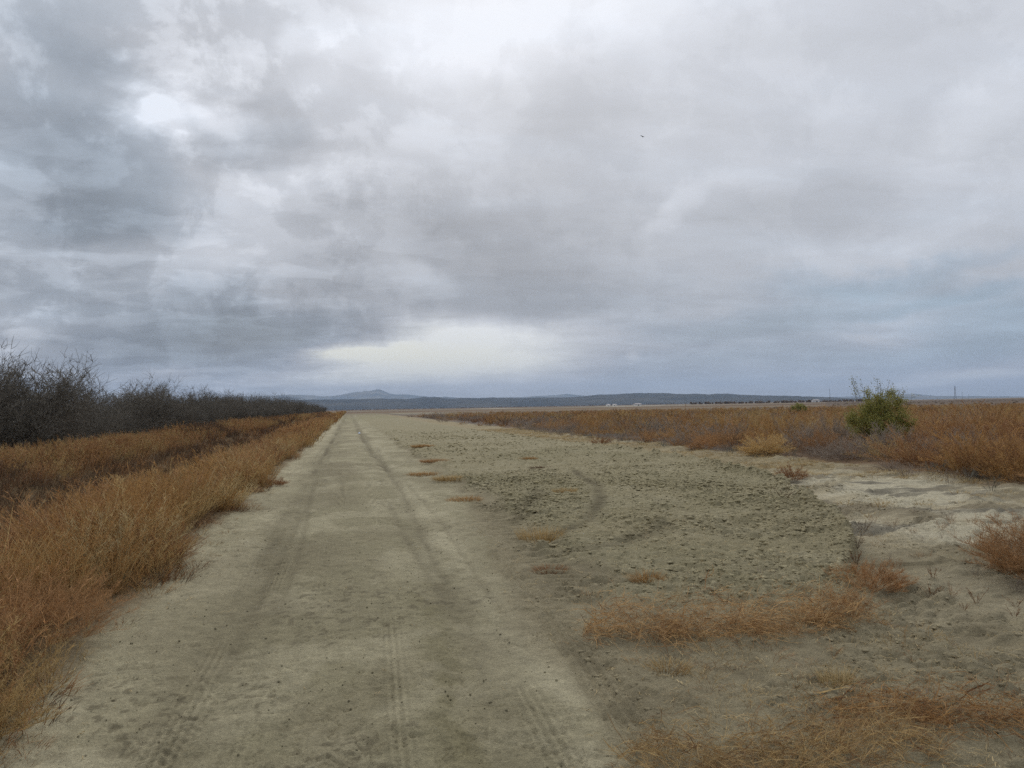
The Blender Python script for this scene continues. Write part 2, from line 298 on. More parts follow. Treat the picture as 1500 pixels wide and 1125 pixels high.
def height_color(x, y, r):
    near = 1-sstep(60, 140, r); nn = 1-sstep(25, 60, r)
    road, till, w, redge, re = masks(x, y)
    Z = left_profile(x)
    Z = Z + np.where(x < -2.2, (fbm(x*.8, y*.5, 21, 4)-.5)*.45*sstep(-2.2, -4, x)*near, 0)
    # soft bank of loose dirt along the road's left margin
    Z = Z + .07*np.exp(-((x+2.15)/.28)**2)*(fbm(x*2, y*.6, 5, 3)*1.2)*near
    # road: wheel paths, soft undulation, scuffs
    ux = x + .10*np.sin(y*.21) + .05*np.sin(y*.53+1)
    ruts = np.exp(-((ux+.82)/.27)**2)+np.exp(-((ux-.95)/.27)**2)
    Z = Z - .022*ruts*road*near
    Z = Z + (fbm(x*1.3, y*1.3, 31, 4)-.5)*.05*near + (fbm(x*9, y*9, 33, 4)-.5)*.018*nn + (fbm(x*24, y*24, 34, 3)-.5)*.010*nn + LINES(x, y)*road*nn
    scuff = sstep(.56, .72, fbm(x*5, y*7, 35, 4))*sstep(.48, .62, fbm(x*.9, y*.6, 37, 3))
    Z = Z - .012*scuff*road*nn
    # crust broken into flakes
    fl = np.abs(fbm(x*6, y*6, 36, 4)-.5); Z = Z - .010*(1-sstep(0, .035, fl))*nn*sstep(.45, .6, fbm(x*.8, y*.8, 38, 2))
    # deeper old rut further on, on the right wheel path
    rx = np.interp(y, [14, 20, 30, 45, 64, 110, 200], [1.0, 1.15, .95, .8, .78, .7, .8])
    deep = np.exp(-((x-rx)/.11)**2)*sstep(17, 24, y)*(1-sstep(150, 220, y))*(.5+.5*sstep(.35, .55, fbm(x*.5, y*.15, 41, 2)))
    lx = np.interp(y, [5, 9, 14, 21, 40, 90], [-1.05, -.98, -1.0, -.95, -.9, -.9])
    deepl = np.exp(-((x-lx)/.08)**2)*sstep(8, 12, y)*(1-sstep(60, 110, y))*sstep(.4, .6, fbm(x*.5, y*.3, 43, 3))
    Z = Z - .07*deep - .03*deepl
    thin = 0
    for k_, (xc_, w_) in enumerate([(-1.12, .035), (-.86, .04), (-.66, .03), (.84, .04), (1.06, .035), (1.28, .03)]):
        q_ = x-xc_-.10*np.sin(y*.11+k_)-.05*np.sin(y*.37+2*k_)
        thin = thin + np.exp(-(q_/(w_+.0012*np.abs(y)))**2)*(.25+.75*sstep(.4, .6, fbm(x*.05+k_*7, y*.12, 48, 3)))*sstep(5, 8, y)
    Z = Z - .012*thin*near
    # tyre lines pressed along the right margin and cross cleats beside them
    tx = np.interp(y, [3, 4.7, 6.3, 8.4, 9.5, 12], [1.38, 1.5, 1.62, 1.66, 1.72, 1.78])
    tw = np.clip(1-np.abs(x-tx)/.17, 0, 1)**.5*sstep(3.2, 4.2, y)*(1-sstep(9.5, 12, y))*sstep(.3, .5, fbm(x*.2, y*.7, 45, 2))
    Z = Z + tw*(-.014+.013*np.cos((x-tx)*2*math.pi/.075))
    cx = tx+.42; cw = np.clip(1-((x-cx)/.26)**2, 0, 1)*sstep(6.2, 7.2, y)*(1-sstep(13, 17, y))
    cl = .5+.5*np.cos(2*math.pi*(y+.35*(x-cx)+.04*w)/.21)
    Z = Z + cw*(cl-.5)*.045
    # chevrons of a tyre at the left, close to the camera
    dl, sl = dist_poly(x, y, np.array([(-1.12, 3.2), (-.98, 4.1), (-.86, 4.9)]))
    dl2, sl2 = dist_poly(x, y, np.array([(-.22, 2.9), (-.16, 3.6), (-.12, 4.1)]))
    for dd, ss, off in ((dl, sl, 0), (dl2, sl2, .5)):
        k = np.clip(1-dd/.13, 0, 1)**.4
        Z = Z - k*.012*(.5+.5*np.sign(np.sin(2*math.pi*(ss+dd*1.2)/.085+off)))*nn
    # curved wheel track across the harrowed strip
    dt, st = dist_poly(x, y, TR)
    tk = np.exp(-(dt/.13)**2)*(.55+.45*sstep(.3, .5, fbm(x*1.2, y*1.2, 47, 2)))
    tk2 = np.exp(-((dt-1.15)/.17)**2)*(x < 4.3)*(y < 15)
    Z = Z - .075*tk*(.6+.4*np.cos(st*2*math.pi/.3)) - .03*tk2*(.5+.5*np.cos(st*2*math.pi/.24))
    # clods on the harrowed strip
    sel = (r < 75) & (x > .8) & (x < 14)
    big = np.zeros_like(x)
    xs, ys = x[sel], y[sel]
    cw_ = sstep(.35, .6, fbm(xs*.6, ys*.6, 51, 3)); f_ = till[sel]; rr = r[sel]
    quiet = np.exp(-(dt[sel]/.35)**2)
    c1 = lumps(xs, ys, .16, 61, .7)*(.3+.7*cw_); c2 = lumps(xs+3, ys+7, .085, 67, .75); c3 = lumps(xs, ys, .05, 71, .8)
    # rough scuffed verge right of the road and before the strip
    verge = sstep(redge[sel]-.1, redge[sel]+.7, xs)*(1-sstep(re[sel]+2.5, re[sel]+5, xs))
    rough = np.maximum(f_, verge*1.15*sstep(.36, .54, fbm(xs*1.4, ys*1.4, 53, 3)))
    big[sel] = (np.maximum(np.maximum(c1, c2*.8), c3*.8))*rough*(1-.75*quiet)*.75
    Z = Z + big
    Z = Z + .07*till*near
    # a little bank and fallen clods at the strip's right edge
    edge = np.exp(-((x-re+.12)/.12)**2)*sstep(7.5, 9, y)*(1-sstep(24, 40, y))*np.clip(fbm(x*3, y*3, 57, 3)*1.5, 0, 1.2)
    Z = Z + .17*edge*near
    # crusted flat to the right: low smooth mounds
    crust = sstep(re-.05, re+.1, x)
    Z = Z - .07*crust*near*(1-sstep(11, 13, x)) + crust*(fbm(x*.7, y*.7, 63, 3)-.45)*.16*near
    cell = sstep(.5, .62, fbm(x*1.6, y*2.6, 65, 4))
    Z = Z + crust*cell*.035*near*(x < 12.5)
    # far field swells very gently
    Z = Z + (fbm(x*.004, y*.004, 91, 3)-.5)*.9*sstep(250, 1500, r)
    # -------- colour (the soil's own)
    n1 = fbm(x*.35, y*.25, 101, 4); n2 = fbm(x*1.7, y*1.2, 103, 4); n3 = fbm(x*7, y*7, 105, 3)
    n4 = fbm(x*3.2, y*2.1, 107, 4)
    def C(r_, g_, b_): return np.array([r_, g_, b_])
    silt = C(.328, .290, .178); pale = C(.480, .428, .28); dark = C(.205, .172, .104); olive = C(.235, .205, .11); tillc = C(.315, .272, .162)
    crustc = C(.53, .475, .335); bed = C(.15, .10, .048); straw = C(.33, .26, .14)
    def mix(A, B, t): return A*(1-t[..., None])+B*t[..., None]
    base = np.broadcast_to(bed, x.shape+(3,)).copy()
    base = mix(base, np.broadcast_to(C(.25, .195, .115), base.shape), sstep(-2.3, -1.8, x))
    verge_c = mix(np.broadcast_to(C(.30, .255, .158), base.shape), np.broadcast_to(dark, base.shape), sstep(.5, .66, n4)*.6)
    base = mix(base, verge_c, sstep(redge-.2, redge+.1, x))
    rc = mix(np.broadcast_to(silt, base.shape), np.broadcast_to(pale, base.shape), np.clip(sstep(.42, .66, n2)*.55+.50*sstep(-.75, -1.5, x)+.55*np.exp(-((x-1.25)/.3)**2)*sstep(.35, .55, n1), 0, 1))
    rc = mix(rc, np.broadcast_to(dark*1.15, base.shape), sstep(.5, .7, fbm(x*1.1, y*.45, 109, 4))*.36)
    rc = mix(rc, np.broadcast_to(dark, base.shape), np.clip((np.exp(-((ux+.25)/.5)**2))*sstep(.38, .6, n1)*.5, 0, 1))
    rc = mix(rc, np.broadcast_to(olive, base.shape), np.exp(-((x-.55-.04*(y-4))/.16)**2)*sstep(.42, .6, fbm(x*2.5, y*1.6, 111, 3))*(1-sstep(7, 9, y))*.65)
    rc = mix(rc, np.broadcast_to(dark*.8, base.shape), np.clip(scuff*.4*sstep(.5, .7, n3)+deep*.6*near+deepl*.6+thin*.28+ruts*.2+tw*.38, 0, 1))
    rc = rc*(1+np.clip(LINES(x, y), -.006, .006)[..., None]*28*nn[..., None])
    rc = mix(rc, np.broadcast_to(dark*.7, base.shape), np.clip(sstep(.62, .70, fbm(x*15, y*12, 108, 4))*sstep(.48, .64, fbm(x*1.1, y*.8, 110, 3))*.55, 0, 1)*nn)
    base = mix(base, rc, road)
    tcx = mix(np.broadcast_to(tillc, base.shape), np.broadcast_to(C(.375, .33, .21), base.shape), sstep(.45, .7, n2)*.5)
    tcx = mix(tcx, np.broadcast_to(C(.275, .242, .14), base.shape), sstep(.5, .68, n1)*.45)
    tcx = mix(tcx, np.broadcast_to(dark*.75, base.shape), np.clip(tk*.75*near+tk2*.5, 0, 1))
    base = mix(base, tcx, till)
    cc = mix(np.broadcast_to(crustc, base.shape), np.broadcast_to(C(.19, .168, .125), base.shape), np.clip(sstep(.44, .60, fbm(x*.9, y*2.0, 113, 4))*.85, 0, 1))
    cc = mix(cc, np.broadcast_to(straw, base.shape), sstep(.5, .66, fbm(x*.6, y*.9, 115, 3))*.4)
    base = mix(base, cc, crust*np.clip(sstep(8.0, 9.8, y+.35*(x-5))*.75+.25+.0*x, 0, 1)*(1-sstep(11.6, 13.2, x+w*1.5)))
    # strip of flattened straw-coloured grass between the strip and the shrubs
    g_ = sstep(-.5, .8, x-re)*sstep(17.5, 22, y+(x-9)*1.0)*(1-sstep(11.8, 13, x+w*2))
    base = mix(base, np.broadcast_to(straw*.95, base.shape), g_*.8)
    fieldc = mix(np.broadcast_to(C(.20, .13, .075), base.shape), np.broadcast_to(C(.15, .12, .095), base.shape), sstep(.4, .6, fbm(x*.05, y*.05, 117, 3)))
    base = mix(base, fieldc, sstep(12.2, 13.4, x+w*1.5))
    # the road fades into grassy levee top a good way off
    ga = sstep(85, 180, y)*(np.abs(x) < 12)
    base = mix(base, np.broadcast_to(C(.26, .24, .13), base.shape), ga*.45*sstep(.35, .6, fbm(x*.35, y*.03, 119, 3)))
    # farmland far away: long parallel fields of differing cover
    far = sstep(150, 420, r)
    th = np.degrees(np.arctan2(x, y))
    band = fbm(x*.0011+3, y*.0042, 121, 3)
    ff = mix(np.broadcast_to(C(.20, .13, .075), base.shape), np.broadcast_to(C(.215, .175, .115), base.shape), sstep(.42, .58, band))
    ff = mix(ff, np.broadcast_to(C(.12, .075, .05), base.shape), sstep(.5, .62, fbm(x*.0016, y*.006, 123, 3)))
    ff = mix(ff, np.broadcast_to(C(.13, .095, .068), base.shape), ((th > 33) & (r > 180) & (r < 1500))*.9)
    ff = mix(ff, np.broadcast_to(C(.62, .57, .46), base.shape), ((y > 900) & (y < 1150) & (x > 150) & (x < 520))*sstep(.42, .5, fbm(x*.01, y*.002, 125, 2)))
    ff = mix(ff, np.broadcast_to(C(.36, .32, .25), base.shape), ((y > 1500+.12*x) & (y < 1850+.12*x) & (x > 600) & (x < 2600))*.85)
    ff = mix(ff, np.broadcast_to(C(.42, .38, .26), base.shape), ((y > 180) & (y < 330) & (x > 16) & (x < 34))*.8)
    base = mix(base, ff, far)
    base = base*(.93+.14*n3[..., None])
    return Z, base, road, till

def build_ground():
    c0 = math.degrees(YAW)
    fine = np.arange(c0-37, c0+37.01, .125)
    coarse_r = np.linspace(c0+37.5, c0+360-37.5, 110)
    ang = np.radians(np.concatenate([fine, coarse_r])); na = len(ang)
    rs = [.25]
    while rs[-1] < 40000:
        r = rs[-1]; k = 1.09 if r < 2.6 else 1.0032 if r < 14 else 1.0042 if r < 40 else 1.012 if r < 150 else 1.03 if r < 600 else 1.07
        rs.append(r*k)
    rs = np.array(rs); nr = len(rs)
    Rg, A = np.meshgrid(rs, ang, indexing='ij')
    X = (Rg*np.sin(A)).ravel(); Y = (Rg*np.cos(A)).ravel(); Rf = Rg.ravel()
    Z, col, road, till = height_color(X, Y, Rf)
    V = np.stack([X, Y, Z], 1); V = np.vstack([V, [[0, 0, 0]]]); col = np.vstack([col, [[.35, .31, .21]]])
    i = np.arange(nr-1)[:, None]; j = np.arange(na)[None, :]; j2 = (j+1) % na
    a = i*na+j; b = i*na+j2; c = (i+1)*na+j2; d = (i+1)*na+j
    Q = np.stack([a, d, c, b], -1).reshape(-1, 4)
    zr = road[Q].mean(1) > .5; zt = (till[Q].mean(1) > .5) & ~zr
    yr = Y[Q].mean(1); zr &= (yr > -60) & (yr < 420); zt &= yr < 420
    print('ground verts', len(V))
    for nm, k in (('ground', ~zr & ~zt), ('road', zr), ('harrowed_ground', zt)):
        q = Q[k]; used, inv = np.unique(q.ravel(), return_inverse=True)
        v = V[used]; cc = col[used]; q = inv.reshape(-1, 4)
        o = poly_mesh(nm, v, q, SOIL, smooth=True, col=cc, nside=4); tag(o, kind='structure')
        if nm == 'road': o['label'] = 'pale dirt road with wheel ruts running to the hills'; 
        if nm == 'harrowed_ground': o['label'] = 'broken cloddy strip of olive soil right of the road'
    # little cap under the camera
    cap = np.vstack([V[:na], V[-1:]]); f = np.stack([np.arange(na), (np.arange(na)+1) % na, np.full(na, na)], 1)
    return cap, f
cap, capf = build_ground()
def cap_join():
    # the sheet closes under the camera: add the cap to the road it belongs to
    import bmesh
    o = bpy.data.objects['road']; bm = bmesh.new(); bm.from_mesh(o.data)
    lay = bm.verts.layers.float_color.get('tone')
    vs = [bm.verts.new(p) for p in cap]
    for v in vs: v[lay] = (.36, .32, .22, 1)
    for f in capf:
        bm.faces.new([vs[f[0]], vs[f[2]], vs[f[1]]]).smooth = True
    bm.to_mesh(o.data); bm.free()
cap_join()
def ground_z(x, y):
    x = np.atleast_1d(np.asarray(x, float)); y = np.atleast_1d(np.asarray(y, float))
    return height_color(x, y, np.hypot(x, y))[0]
def gz(x, y): return float(ground_z(x, y)[0])

# ------------------------------------------------------------------ hills
def mat_hill(name, c1, c2, s):
    m = bpy.data.materials.new(name); m.use_nodes = True; nt = m.node_tree; N = nt.nodes; L = nt.links
    b = N['Principled BSDF']; b.inputs['Roughness'].default_value = 1; b.inputs['Specular IOR Level'].default_value = 0
    tc = N.new('ShaderNodeTexCoord'); n = N.new('ShaderNodeTexNoise'); L.new(tc.outputs['Object'], n.inputs['Vector']); n.inputs['Scale'].default_value = s; n.inputs['Detail'].default_value = 7; n.inputs['Roughness'].default_value = .65
    r = N.new('ShaderNodeValToRGB'); L.new(n.outputs['Fac'], r.inputs[0]); r.color_ramp.elements[0].position = .42; r.color_ramp.elements[1].position = .62
    r.color_ramp.elements[0].color = c1+(1,); r.color_ramp.elements[1].color = c2+(1,)
    L.new(r.outputs[0], b.inputs['Base Color']); return m
FAR_RIDGE = [(-9.43, 0.971), (-5.94, 1.063), (-4.6, 1.092), (-3.92, 1.13), (-2.77, 1.067), (-1.62, 0.979), (-0.92, 0.992), (-0.45, 1.033), (0.02, 1.17), (0.49, 1.235), (0.96, 1.252), (1.43, 1.27), (1.82, 1.385), (2.15, 1.428), (2.48, 1.278), (2.86, 1.127), (3.34, 1.023), (3.82, 1.039), (4.3, 1.007), (5.02, 0.898), (5.75, 0.838), (9.16, 0.681), (12.58, 0.692), (14.05, 0.762), (15.52, 0.832), (16.49, 0.74), (18.91, 0.498), (23.66, 0.307), (36.37, 0.25), (37.18, 0.35), (37.98, 0.37), (38.75, 0.32), (39.52, 0.201), (44.25, 0.052)]
NEAR_RIDGE = [(-9.43, 0.651), (-3.69, 0.749), (-1.39, 0.737), (0.48, 0.731), (2.38, 0.748), (4.3, 0.668), (5.26, 0.797), (6.23, 0.781), (7.2, 0.666), (8.18, 0.698), (9.15, 0.656), (10.13, 0.688), (11.11, 0.645), (12.09, 0.603), (13.56, 0.625), (15.03, 0.597), (16.0, 0.603), (16.97, 0.682), (17.95, 0.76), (18.91, 0.741), (19.87, 0.794), (20.83, 0.798), (21.78, 0.778), (22.73, 0.758), (23.2, 0.7), (23.9, 0.661), (24.6, 0.67), (25.52, 0.603), (25.99, 0.64), (26.67, 0.649), (27.35, 0.563), (28.26, 0.496), (30.47, 0.402), (32.63, 0.286), (34.73, 0.128), (38.74, -0.043)]

def ridge(name, prof, dist, depth, mat, label, jag, seed):
    P = np.array(prof); az = np.arange(P[0, 0]-4, P[-1, 0]+6, .05); el = np.interp(az, P[:, 0], P[:, 1])
    el = el + (fbm(az*3, az*0, seed, 4)-.5)*jag
    t = np.linspace(0, 1, 46); T, AZ = np.meshgrid(t, az, indexing='ij'); EL = np.broadcast_to(el, T.shape)
    D = dist - depth*.55 + depth*T
    crest = np.maximum(EL, -.05)*math.pi/180*dist + 2
    shape = np.where(T < .55, np.sin(T/.55*math.pi/2)**1.25, np.cos((T-.55)/.45*math.pi/2)**1.2)
    x = D*np.sin(np.radians(AZ)); y = D*np.cos(np.radians(AZ))
    gul = fbm(AZ*1.6, T*4, seed+9, 4)
    z = crest*shape*(1-.55*(gul-.35)*(1-np.abs(T-.55)*0)*np.sin(np.clip(T/.55, 0, 1)*math.pi)) + CAM_H*shape - 4*(1-shape)
    n0, n1 = T.shape; i = np.arange(n0-1)[:, None]; j = np.arange(n1-1)[None, :]
    q = np.stack([i*n1+j, i*n1+j+1, (i+1)*n1+j+1, (i+1)*n1+j], -1).reshape(-1, 4)
    o = poly_mesh(name, np.stack([x, y, z], -1).reshape(-1, 3), q, mat, smooth=True, nside=4); tag(o, label, kind='structure')
ridge('mountains', FAR_RIDGE, 23000, 7000, mat_hill('mountain_rock', (.06, .075, .07), (.24, .21, .15), .0011), 'pale blue mountains with one pointed peak behind the road end', .05, 5)
ridge('hills', NEAR_RIDGE, 9000, 3600, mat_hill('hill_scrub', (.045, .05, .05), (.095, .092, .08), .002), 'long low dark blue hills along the horizon', .035, 11)

# ------------------------------------------------------------------ dry weeds: templates made of thin stems and triangular twigs
class Tpl:
    def __init__(s): s.v = []; s.f = []; s.t = []
    def tri(s, a, b, c, t0, t1):
        n = len(s.v); s.v += [a, b, c]; s.f.append((n, n+1, n+2)); s.t += [t0, t0, t1]
    def ribbon(s, P, W, T, side):
        n = len(s.v)
        for p, w, t in zip(P, W, T): s.v += [p-side*w*.5, p+side*w*.5]; s.t += [t, t]
        for k in range(len(P)-1):
            a = n+2*k; s.f += [(a, a+1, a+3), (a, a+3, a+2)]
    def arr(s): return np.array(s.v), np.array(s.f), np.array(s.t)
def unit(v): return v/(np.linalg.norm(v)+1e-9)
def weed(seed, H=.7, R=.25, stems=14, twigs=18, w=.006, lean=.45, bend=.3, tw=(.06, .14), sub=0, dome=False, nseg=4, up=.4, drop=0.0):
    """a bushy annual: stems fan out of one root, each feathered with upright twigs"""
    g = np.random.default_rng(seed); T = Tpl()
    for i in range(stems):
        ph = g.uniform(0, 2*math.pi); q = math.sqrt(g.uniform(0, 1)); th = q*lean*1.5 if dome else q*lean
        b = np.array([math.cos(ph), math.sin(ph), 0])*R*.45*q; out = np.array([math.cos(ph+g.normal(0, .3)), math.sin(ph+g.normal(0, .3)), 0])
        Ln = H*g.uniform(.62, 1.08)*(1 if not dome else (1-.12*q))
        d = unit(out*math.sin(th)+np.array([0, 0, math.cos(th)])); P = [b]; jit = g.normal(0, .05, 3)
        for k in range(nseg):
            d = unit(d + out*bend*.25*g.uniform(.3, 1.6) + jit + g.normal(0, .05, 3) - np.array([0, 0, drop*.3*(k+1)]))
            P.append(P[-1]+d*Ln/nseg)
        a = g.uniform(0, math.pi); side = np.array([math.cos(a), math.sin(a), 0])
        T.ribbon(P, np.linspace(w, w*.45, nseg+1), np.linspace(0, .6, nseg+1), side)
        for k in range(twigs):
            s = g.uniform(.18, 1.0)**.8; fi = s*nseg; j = min(int(fi), nseg-1); p = P[j]+(P[j+1]-P[j])*(fi-j); sd = unit(P[j+1]-P[j])
            rv = g.normal(0, 1, 3); rv[2] = abs(rv[2])*up; dd = unit(sd*.75+unit(rv)*.85)
            L_ = g.uniform(*tw)*(1.25-s*.6)*H/.7; pr = unit(np.cross(dd, g.normal(0, 1, 3)))*w*.42
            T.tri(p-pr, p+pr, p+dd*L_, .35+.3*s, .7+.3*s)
            for m_ in range(sub):
                u = g.uniform(.3, .95); p2 = p+dd*L_*u; d2 = unit(dd*.6+g.normal(0, .6, 3)+np.array([0, 0, .25])); l2 = L_*g.uniform(.25, .5)
                pr2 = unit(np.cross(d2, g.normal(0, 1, 3)))*w*.33
                T.tri(p2-pr2, p2+pr2, p2+d2*l2, .6, 1.0)
    return T.arr()
def tuft(seed, H=.2, R=.15, blades=120, w=.003, lean=.8, curl=.5):
    """a tussock of dry blades"""
    g = np.random.default_rng(seed); T = Tpl()
    sub_c = [g.normal(0, .12, 2)*R for _ in range(7)]
    for i in range(blades):
        ph = g.uniform(0, 2*math.pi); q = math.sqrt(g.uniform()); b = np.array([math.cos(ph), math.sin(ph), 0])*R*q
        if R > .25:
            cc_ = sub_c[int(7*g.uniform()**1.5)]; b = np.array([cc_[0]+math.cos(ph)*R*q*.8, cc_[1]+math.sin(ph)*R*q*.8, 0])
        d = unit(np.array([math.cos(ph)*lean*q+g.normal(0, .2), math.sin(ph)*lean*q+g.normal(0, .2), 1])); L_ = H*g.uniform(.5, 1.15)
        P = [b]
        for k in range(3):
            d = unit(d+np.array([math.cos(ph), math.sin(ph), -.3])*curl*.3*g.uniform(0, 1.5)+g.normal(0, .08, 3)); P.append(P[-1]+d*L_/3)
        a = g.uniform(0, math.pi); T.ribbon(P, [w, w*.9, w*.6, w*.15], [.1, .4, .8, 1], np.array([math.cos(a), math.sin(a), 0]))
    return T.arr()
def heap(seed, LX, LY, H, n, w=.004, along=0.0, arch=.5):
    """tangled, flattened stalks lying in a swath LX by LY"""
    g = np.random.default_rng(seed); T = Tpl()
    for i in range(n):
        x = g.uniform(-.5, .5)*LX; y = g.normal(0, .25)*LY; e = 1-abs(x/LX*2)**3
        hz = abs(g.normal(0, .45))*H*e
        ph = along+g.normal(0, .75) if g.uniform() < .6 else g.uniform(0, 2*math.pi); tilt = g.uniform(-.1, 1.0)*arch
        d = unit(np.array([math.cos(ph), math.sin(ph), tilt])); L_ = g.uniform(.14, .5)*min(1, LX*.9); P = [np.array([x, y, hz+.005])]; axis = g.normal(0, .35, 3)
        for k in range(5):
            d = unit(d+np.cross(axis, d)*.45+np.array([0, 0, -.22*arch])+g.normal(0, .07, 3)); p = P[-1]+d*L_/5; p[2] = max(p[2], .004); P.append(p)
        a = g.uniform(0, math.pi); ww = w*g.choice([.6, .8, 1, 1.5], p=[.35, .35, .22, .08]); t0 = g.uniform(0, 1)
        T.ribbon(P, [ww]*5+[ww*.3], [t0]*6, unit(np.array([math.cos(a), math.sin(a), .6])))
        for k in range(4):
            j = g.integers(1, 5); d2 = unit(d*.4+g.normal(0, .8, 3)+np.array([0, 0, .3])); p = P[j]; pr = unit(np.cross(d2, g.normal(0, 1, 3)))*ww*.35
            T.tri(p-pr, p+pr, p+d2*g.uniform(.03, .09), t0, min(1, t0+.3))
    return T.arr()

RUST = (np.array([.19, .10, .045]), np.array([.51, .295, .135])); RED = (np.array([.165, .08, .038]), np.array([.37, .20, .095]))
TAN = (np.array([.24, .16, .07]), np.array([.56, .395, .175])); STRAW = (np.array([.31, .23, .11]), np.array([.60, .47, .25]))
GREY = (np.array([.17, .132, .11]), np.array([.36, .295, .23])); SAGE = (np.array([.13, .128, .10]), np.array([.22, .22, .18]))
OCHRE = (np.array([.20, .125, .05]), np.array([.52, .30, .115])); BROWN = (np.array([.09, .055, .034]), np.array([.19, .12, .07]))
PAL = np.array([RUST, RED, TAN, STRAW, GREY, SAGE, OCHRE, BROWN])
def colour(t, pal, var=.1, g=None):
    c = pal[0]+(pal[1]-pal[0])*t[:, None]
    if g is not None: c = c*g.uniform(1-var, 1+var, (len(t)//1, 1))
    return np.clip(c, 0, 1)
def scatter(name, tpls, X, Y, S, pal, g, mat=WEED, hs=None, label=None, mixin=None, sink=.02, shade=None):
    """one object out of many plants; pal = palette index per plant"""
    Z = ground_z(X, Y)-sink; n = len(X); rot = g.uniform(0, 2*math.pi, n); which = g.integers(0, len(tpls), n)
    VV = []; FF = []; CC = []; base = 0
    hs = np.ones(n) if hs is None else hs
    bright = g.uniform(.82, 1.18, n)
    for k, (v, f, t) in enumerate(tpls):
        idx = np.where(which == k)[0]
        if not len(idx): continue
        c, s = np.cos(rot[idx])[:, None], np.sin(rot[idx])[:, None]; sc_ = S[idx][:, None]
        x = (v[:, 0]*c-v[:, 1]*s)*sc_+X[idx][:, None]; y = (v[:, 0]*s+v[:, 1]*c)*sc_+Y[idx][:, None]; z = v[:, 2]*sc_*hs[idx][:, None]+Z[idx][:, None]
        P = PAL[pal[idx]]; vt = np.clip(t+0*t, 0, 1)
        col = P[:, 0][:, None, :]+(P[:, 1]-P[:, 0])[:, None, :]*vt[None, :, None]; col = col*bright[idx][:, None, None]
        VV.append(np.stack([x, y, z], -1).reshape(-1, 3)); CC.append(col.reshape(-1, 3))
        FF.append((f[None]+(np.arange(len(idx))*len(v))[:, None, None]+base).reshape(-1, 3)); base += len(idx)*len(v)
    o = poly_mesh(name, np.vstack(VV), np.vstack(FF), mat, col=np.clip(np.vstack(CC), 0, 1)); tag(o, label, kind='stuff')
    print(name, n, 'plants', sum(len(f) for f in FF), 'tris'); return o
def jgrid(g, x0, x1, y0, y1, s):
    nx = max(1, int((x1-x0)/s)); ny = max(1, int((y1-y0)/s)); a, b = np.meshgrid(np.arange(nx), np.arange(ny))
    return x0+(a.ravel()+g.uniform(0, 1, a.size))*s, y0+(b.ravel()+g.uniform(0, 1, b.size))*s
def in_view(x, y, lo=-24.5, hi=48):
    th = np.degrees(np.arctan2(x, y)); return (th > lo) & (th < hi)
G = np.random.default_rng(7)

# templates by how near they stand
W_NEAR = [weed(i, H=.62, R=.24, stems=17, twigs=20, w=.0055, lean=.6, bend=.3, tw=(.05, .13), sub=2) for i in range(4)]+[weed(10+i, H=.72, R=.22, stems=12, twigs=12, w=.008, lean=.5, bend=.35, tw=(.06, .16), sub=1) for i in range(3)]
W_FINE = [weed(20+i, H=.6, R=.22, stems=13, twigs=14, w=.0075, lean=.55, bend=.3, tw=(.06, .15), sub=1) for i in range(5)]
W_MID = [weed(30+i, H=.62, R=.3, stems=12, twigs=9, w=.014, lean=.55, bend=.3, tw=(.07, .17), sub=0) for i in range(4)]
W_FAR = [weed(40+i, H=.62, R=.5, stems=12, twigs=7, w=.026, lean=.6, bend=.3, tw=(.10, .2), sub=0, nseg=2) for i in range(4)]
W_VFAR = [weed(50+i, H=.62, R=.9, stems=12, twigs=4, w=.08, lean=.6, bend=.3, tw=(.14, .25), sub=0, nseg=2) for i in range(3)]

# ------------------------------------------------------------------ left of the road: weed verge, dry ditch, far bank
def left_pal(x, y, g):
    n = fbm(x*.8, y*.45, 201, 3); n2 = fbm(x*.5+9, y*.25, 203, 3); u = g.uniform(0, 1, len(x))
    p = np.where(n > .58, 6, 0); p = np.where((n2 > .58) & (u < .6), 2, p); p = np.where((n < .40) & (u < .7), 1, p)
    p = np.where((x > -2.4) & (u < .33), 2, p); p = np.where((x > -2.6) & (u > .9), 3, p); p = np.where((x < -4.4) & (x > -10.6), np.where(u < .8, 7, np.where(u < .88, 1, 6)), p)  # plants in the ditch mostly dark brown: shade of the dip put into their colour
    return p
def verge(name, x0, x1, y0, y1, s, tpl, size, lab, thin=None, g=G):
    x, y = jgrid(g, x0, x1, y0, y1, s); k = in_view(x, y, -26, 60) | (y < 6)
    edge = -1.95 + (fbm(x*0+1, y*.55, 211, 3)-.5)*1.3+.35*(fbm(x*0+5, y*1.9, 213, 2)-.5); edge = np.where(y < 5.6, np.maximum(edge, -1.72), edge); k &= x < edge
    k &= (fbm(x*.9, y*.6, 215, 3) > .30) | (x > -3)
    if thin is not None: k &= thin(x, y)
    x, y = x[k], y[k]
    S = size*(.62+.75*fbm(x*.7, y*.4, 217, 3))*g.uniform(.75, 1.2, len(x)); S = S*(.62+.38*sstep(0, .55, edge[k]-x))
    S = np.where(x < -4.2, S*.52, S*1.08)
    return scatter(name, tpl, x, y, S, left_pal(x, y, g), g, label=lab)
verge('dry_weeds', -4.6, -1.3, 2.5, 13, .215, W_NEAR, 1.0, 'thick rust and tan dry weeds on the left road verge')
verge('dry_weeds', -8.4, -4.4, 4, 16, .36, W_FINE, .95, 'dry weeds going down into the left ditch, browned for its shade')
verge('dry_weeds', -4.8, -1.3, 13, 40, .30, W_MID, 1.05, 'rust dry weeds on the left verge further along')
verge('dry_weeds', -9, -4.8, 16, 45, .5, W_MID, 1.15, 'dry weeds in the bottom of the ditch, coloured dark for its shade')
verge('dry_weeds', -9, -1.4, 40, 110, .62, W_FAR, 1.3, 'rust dry weeds lining the road far ahead')
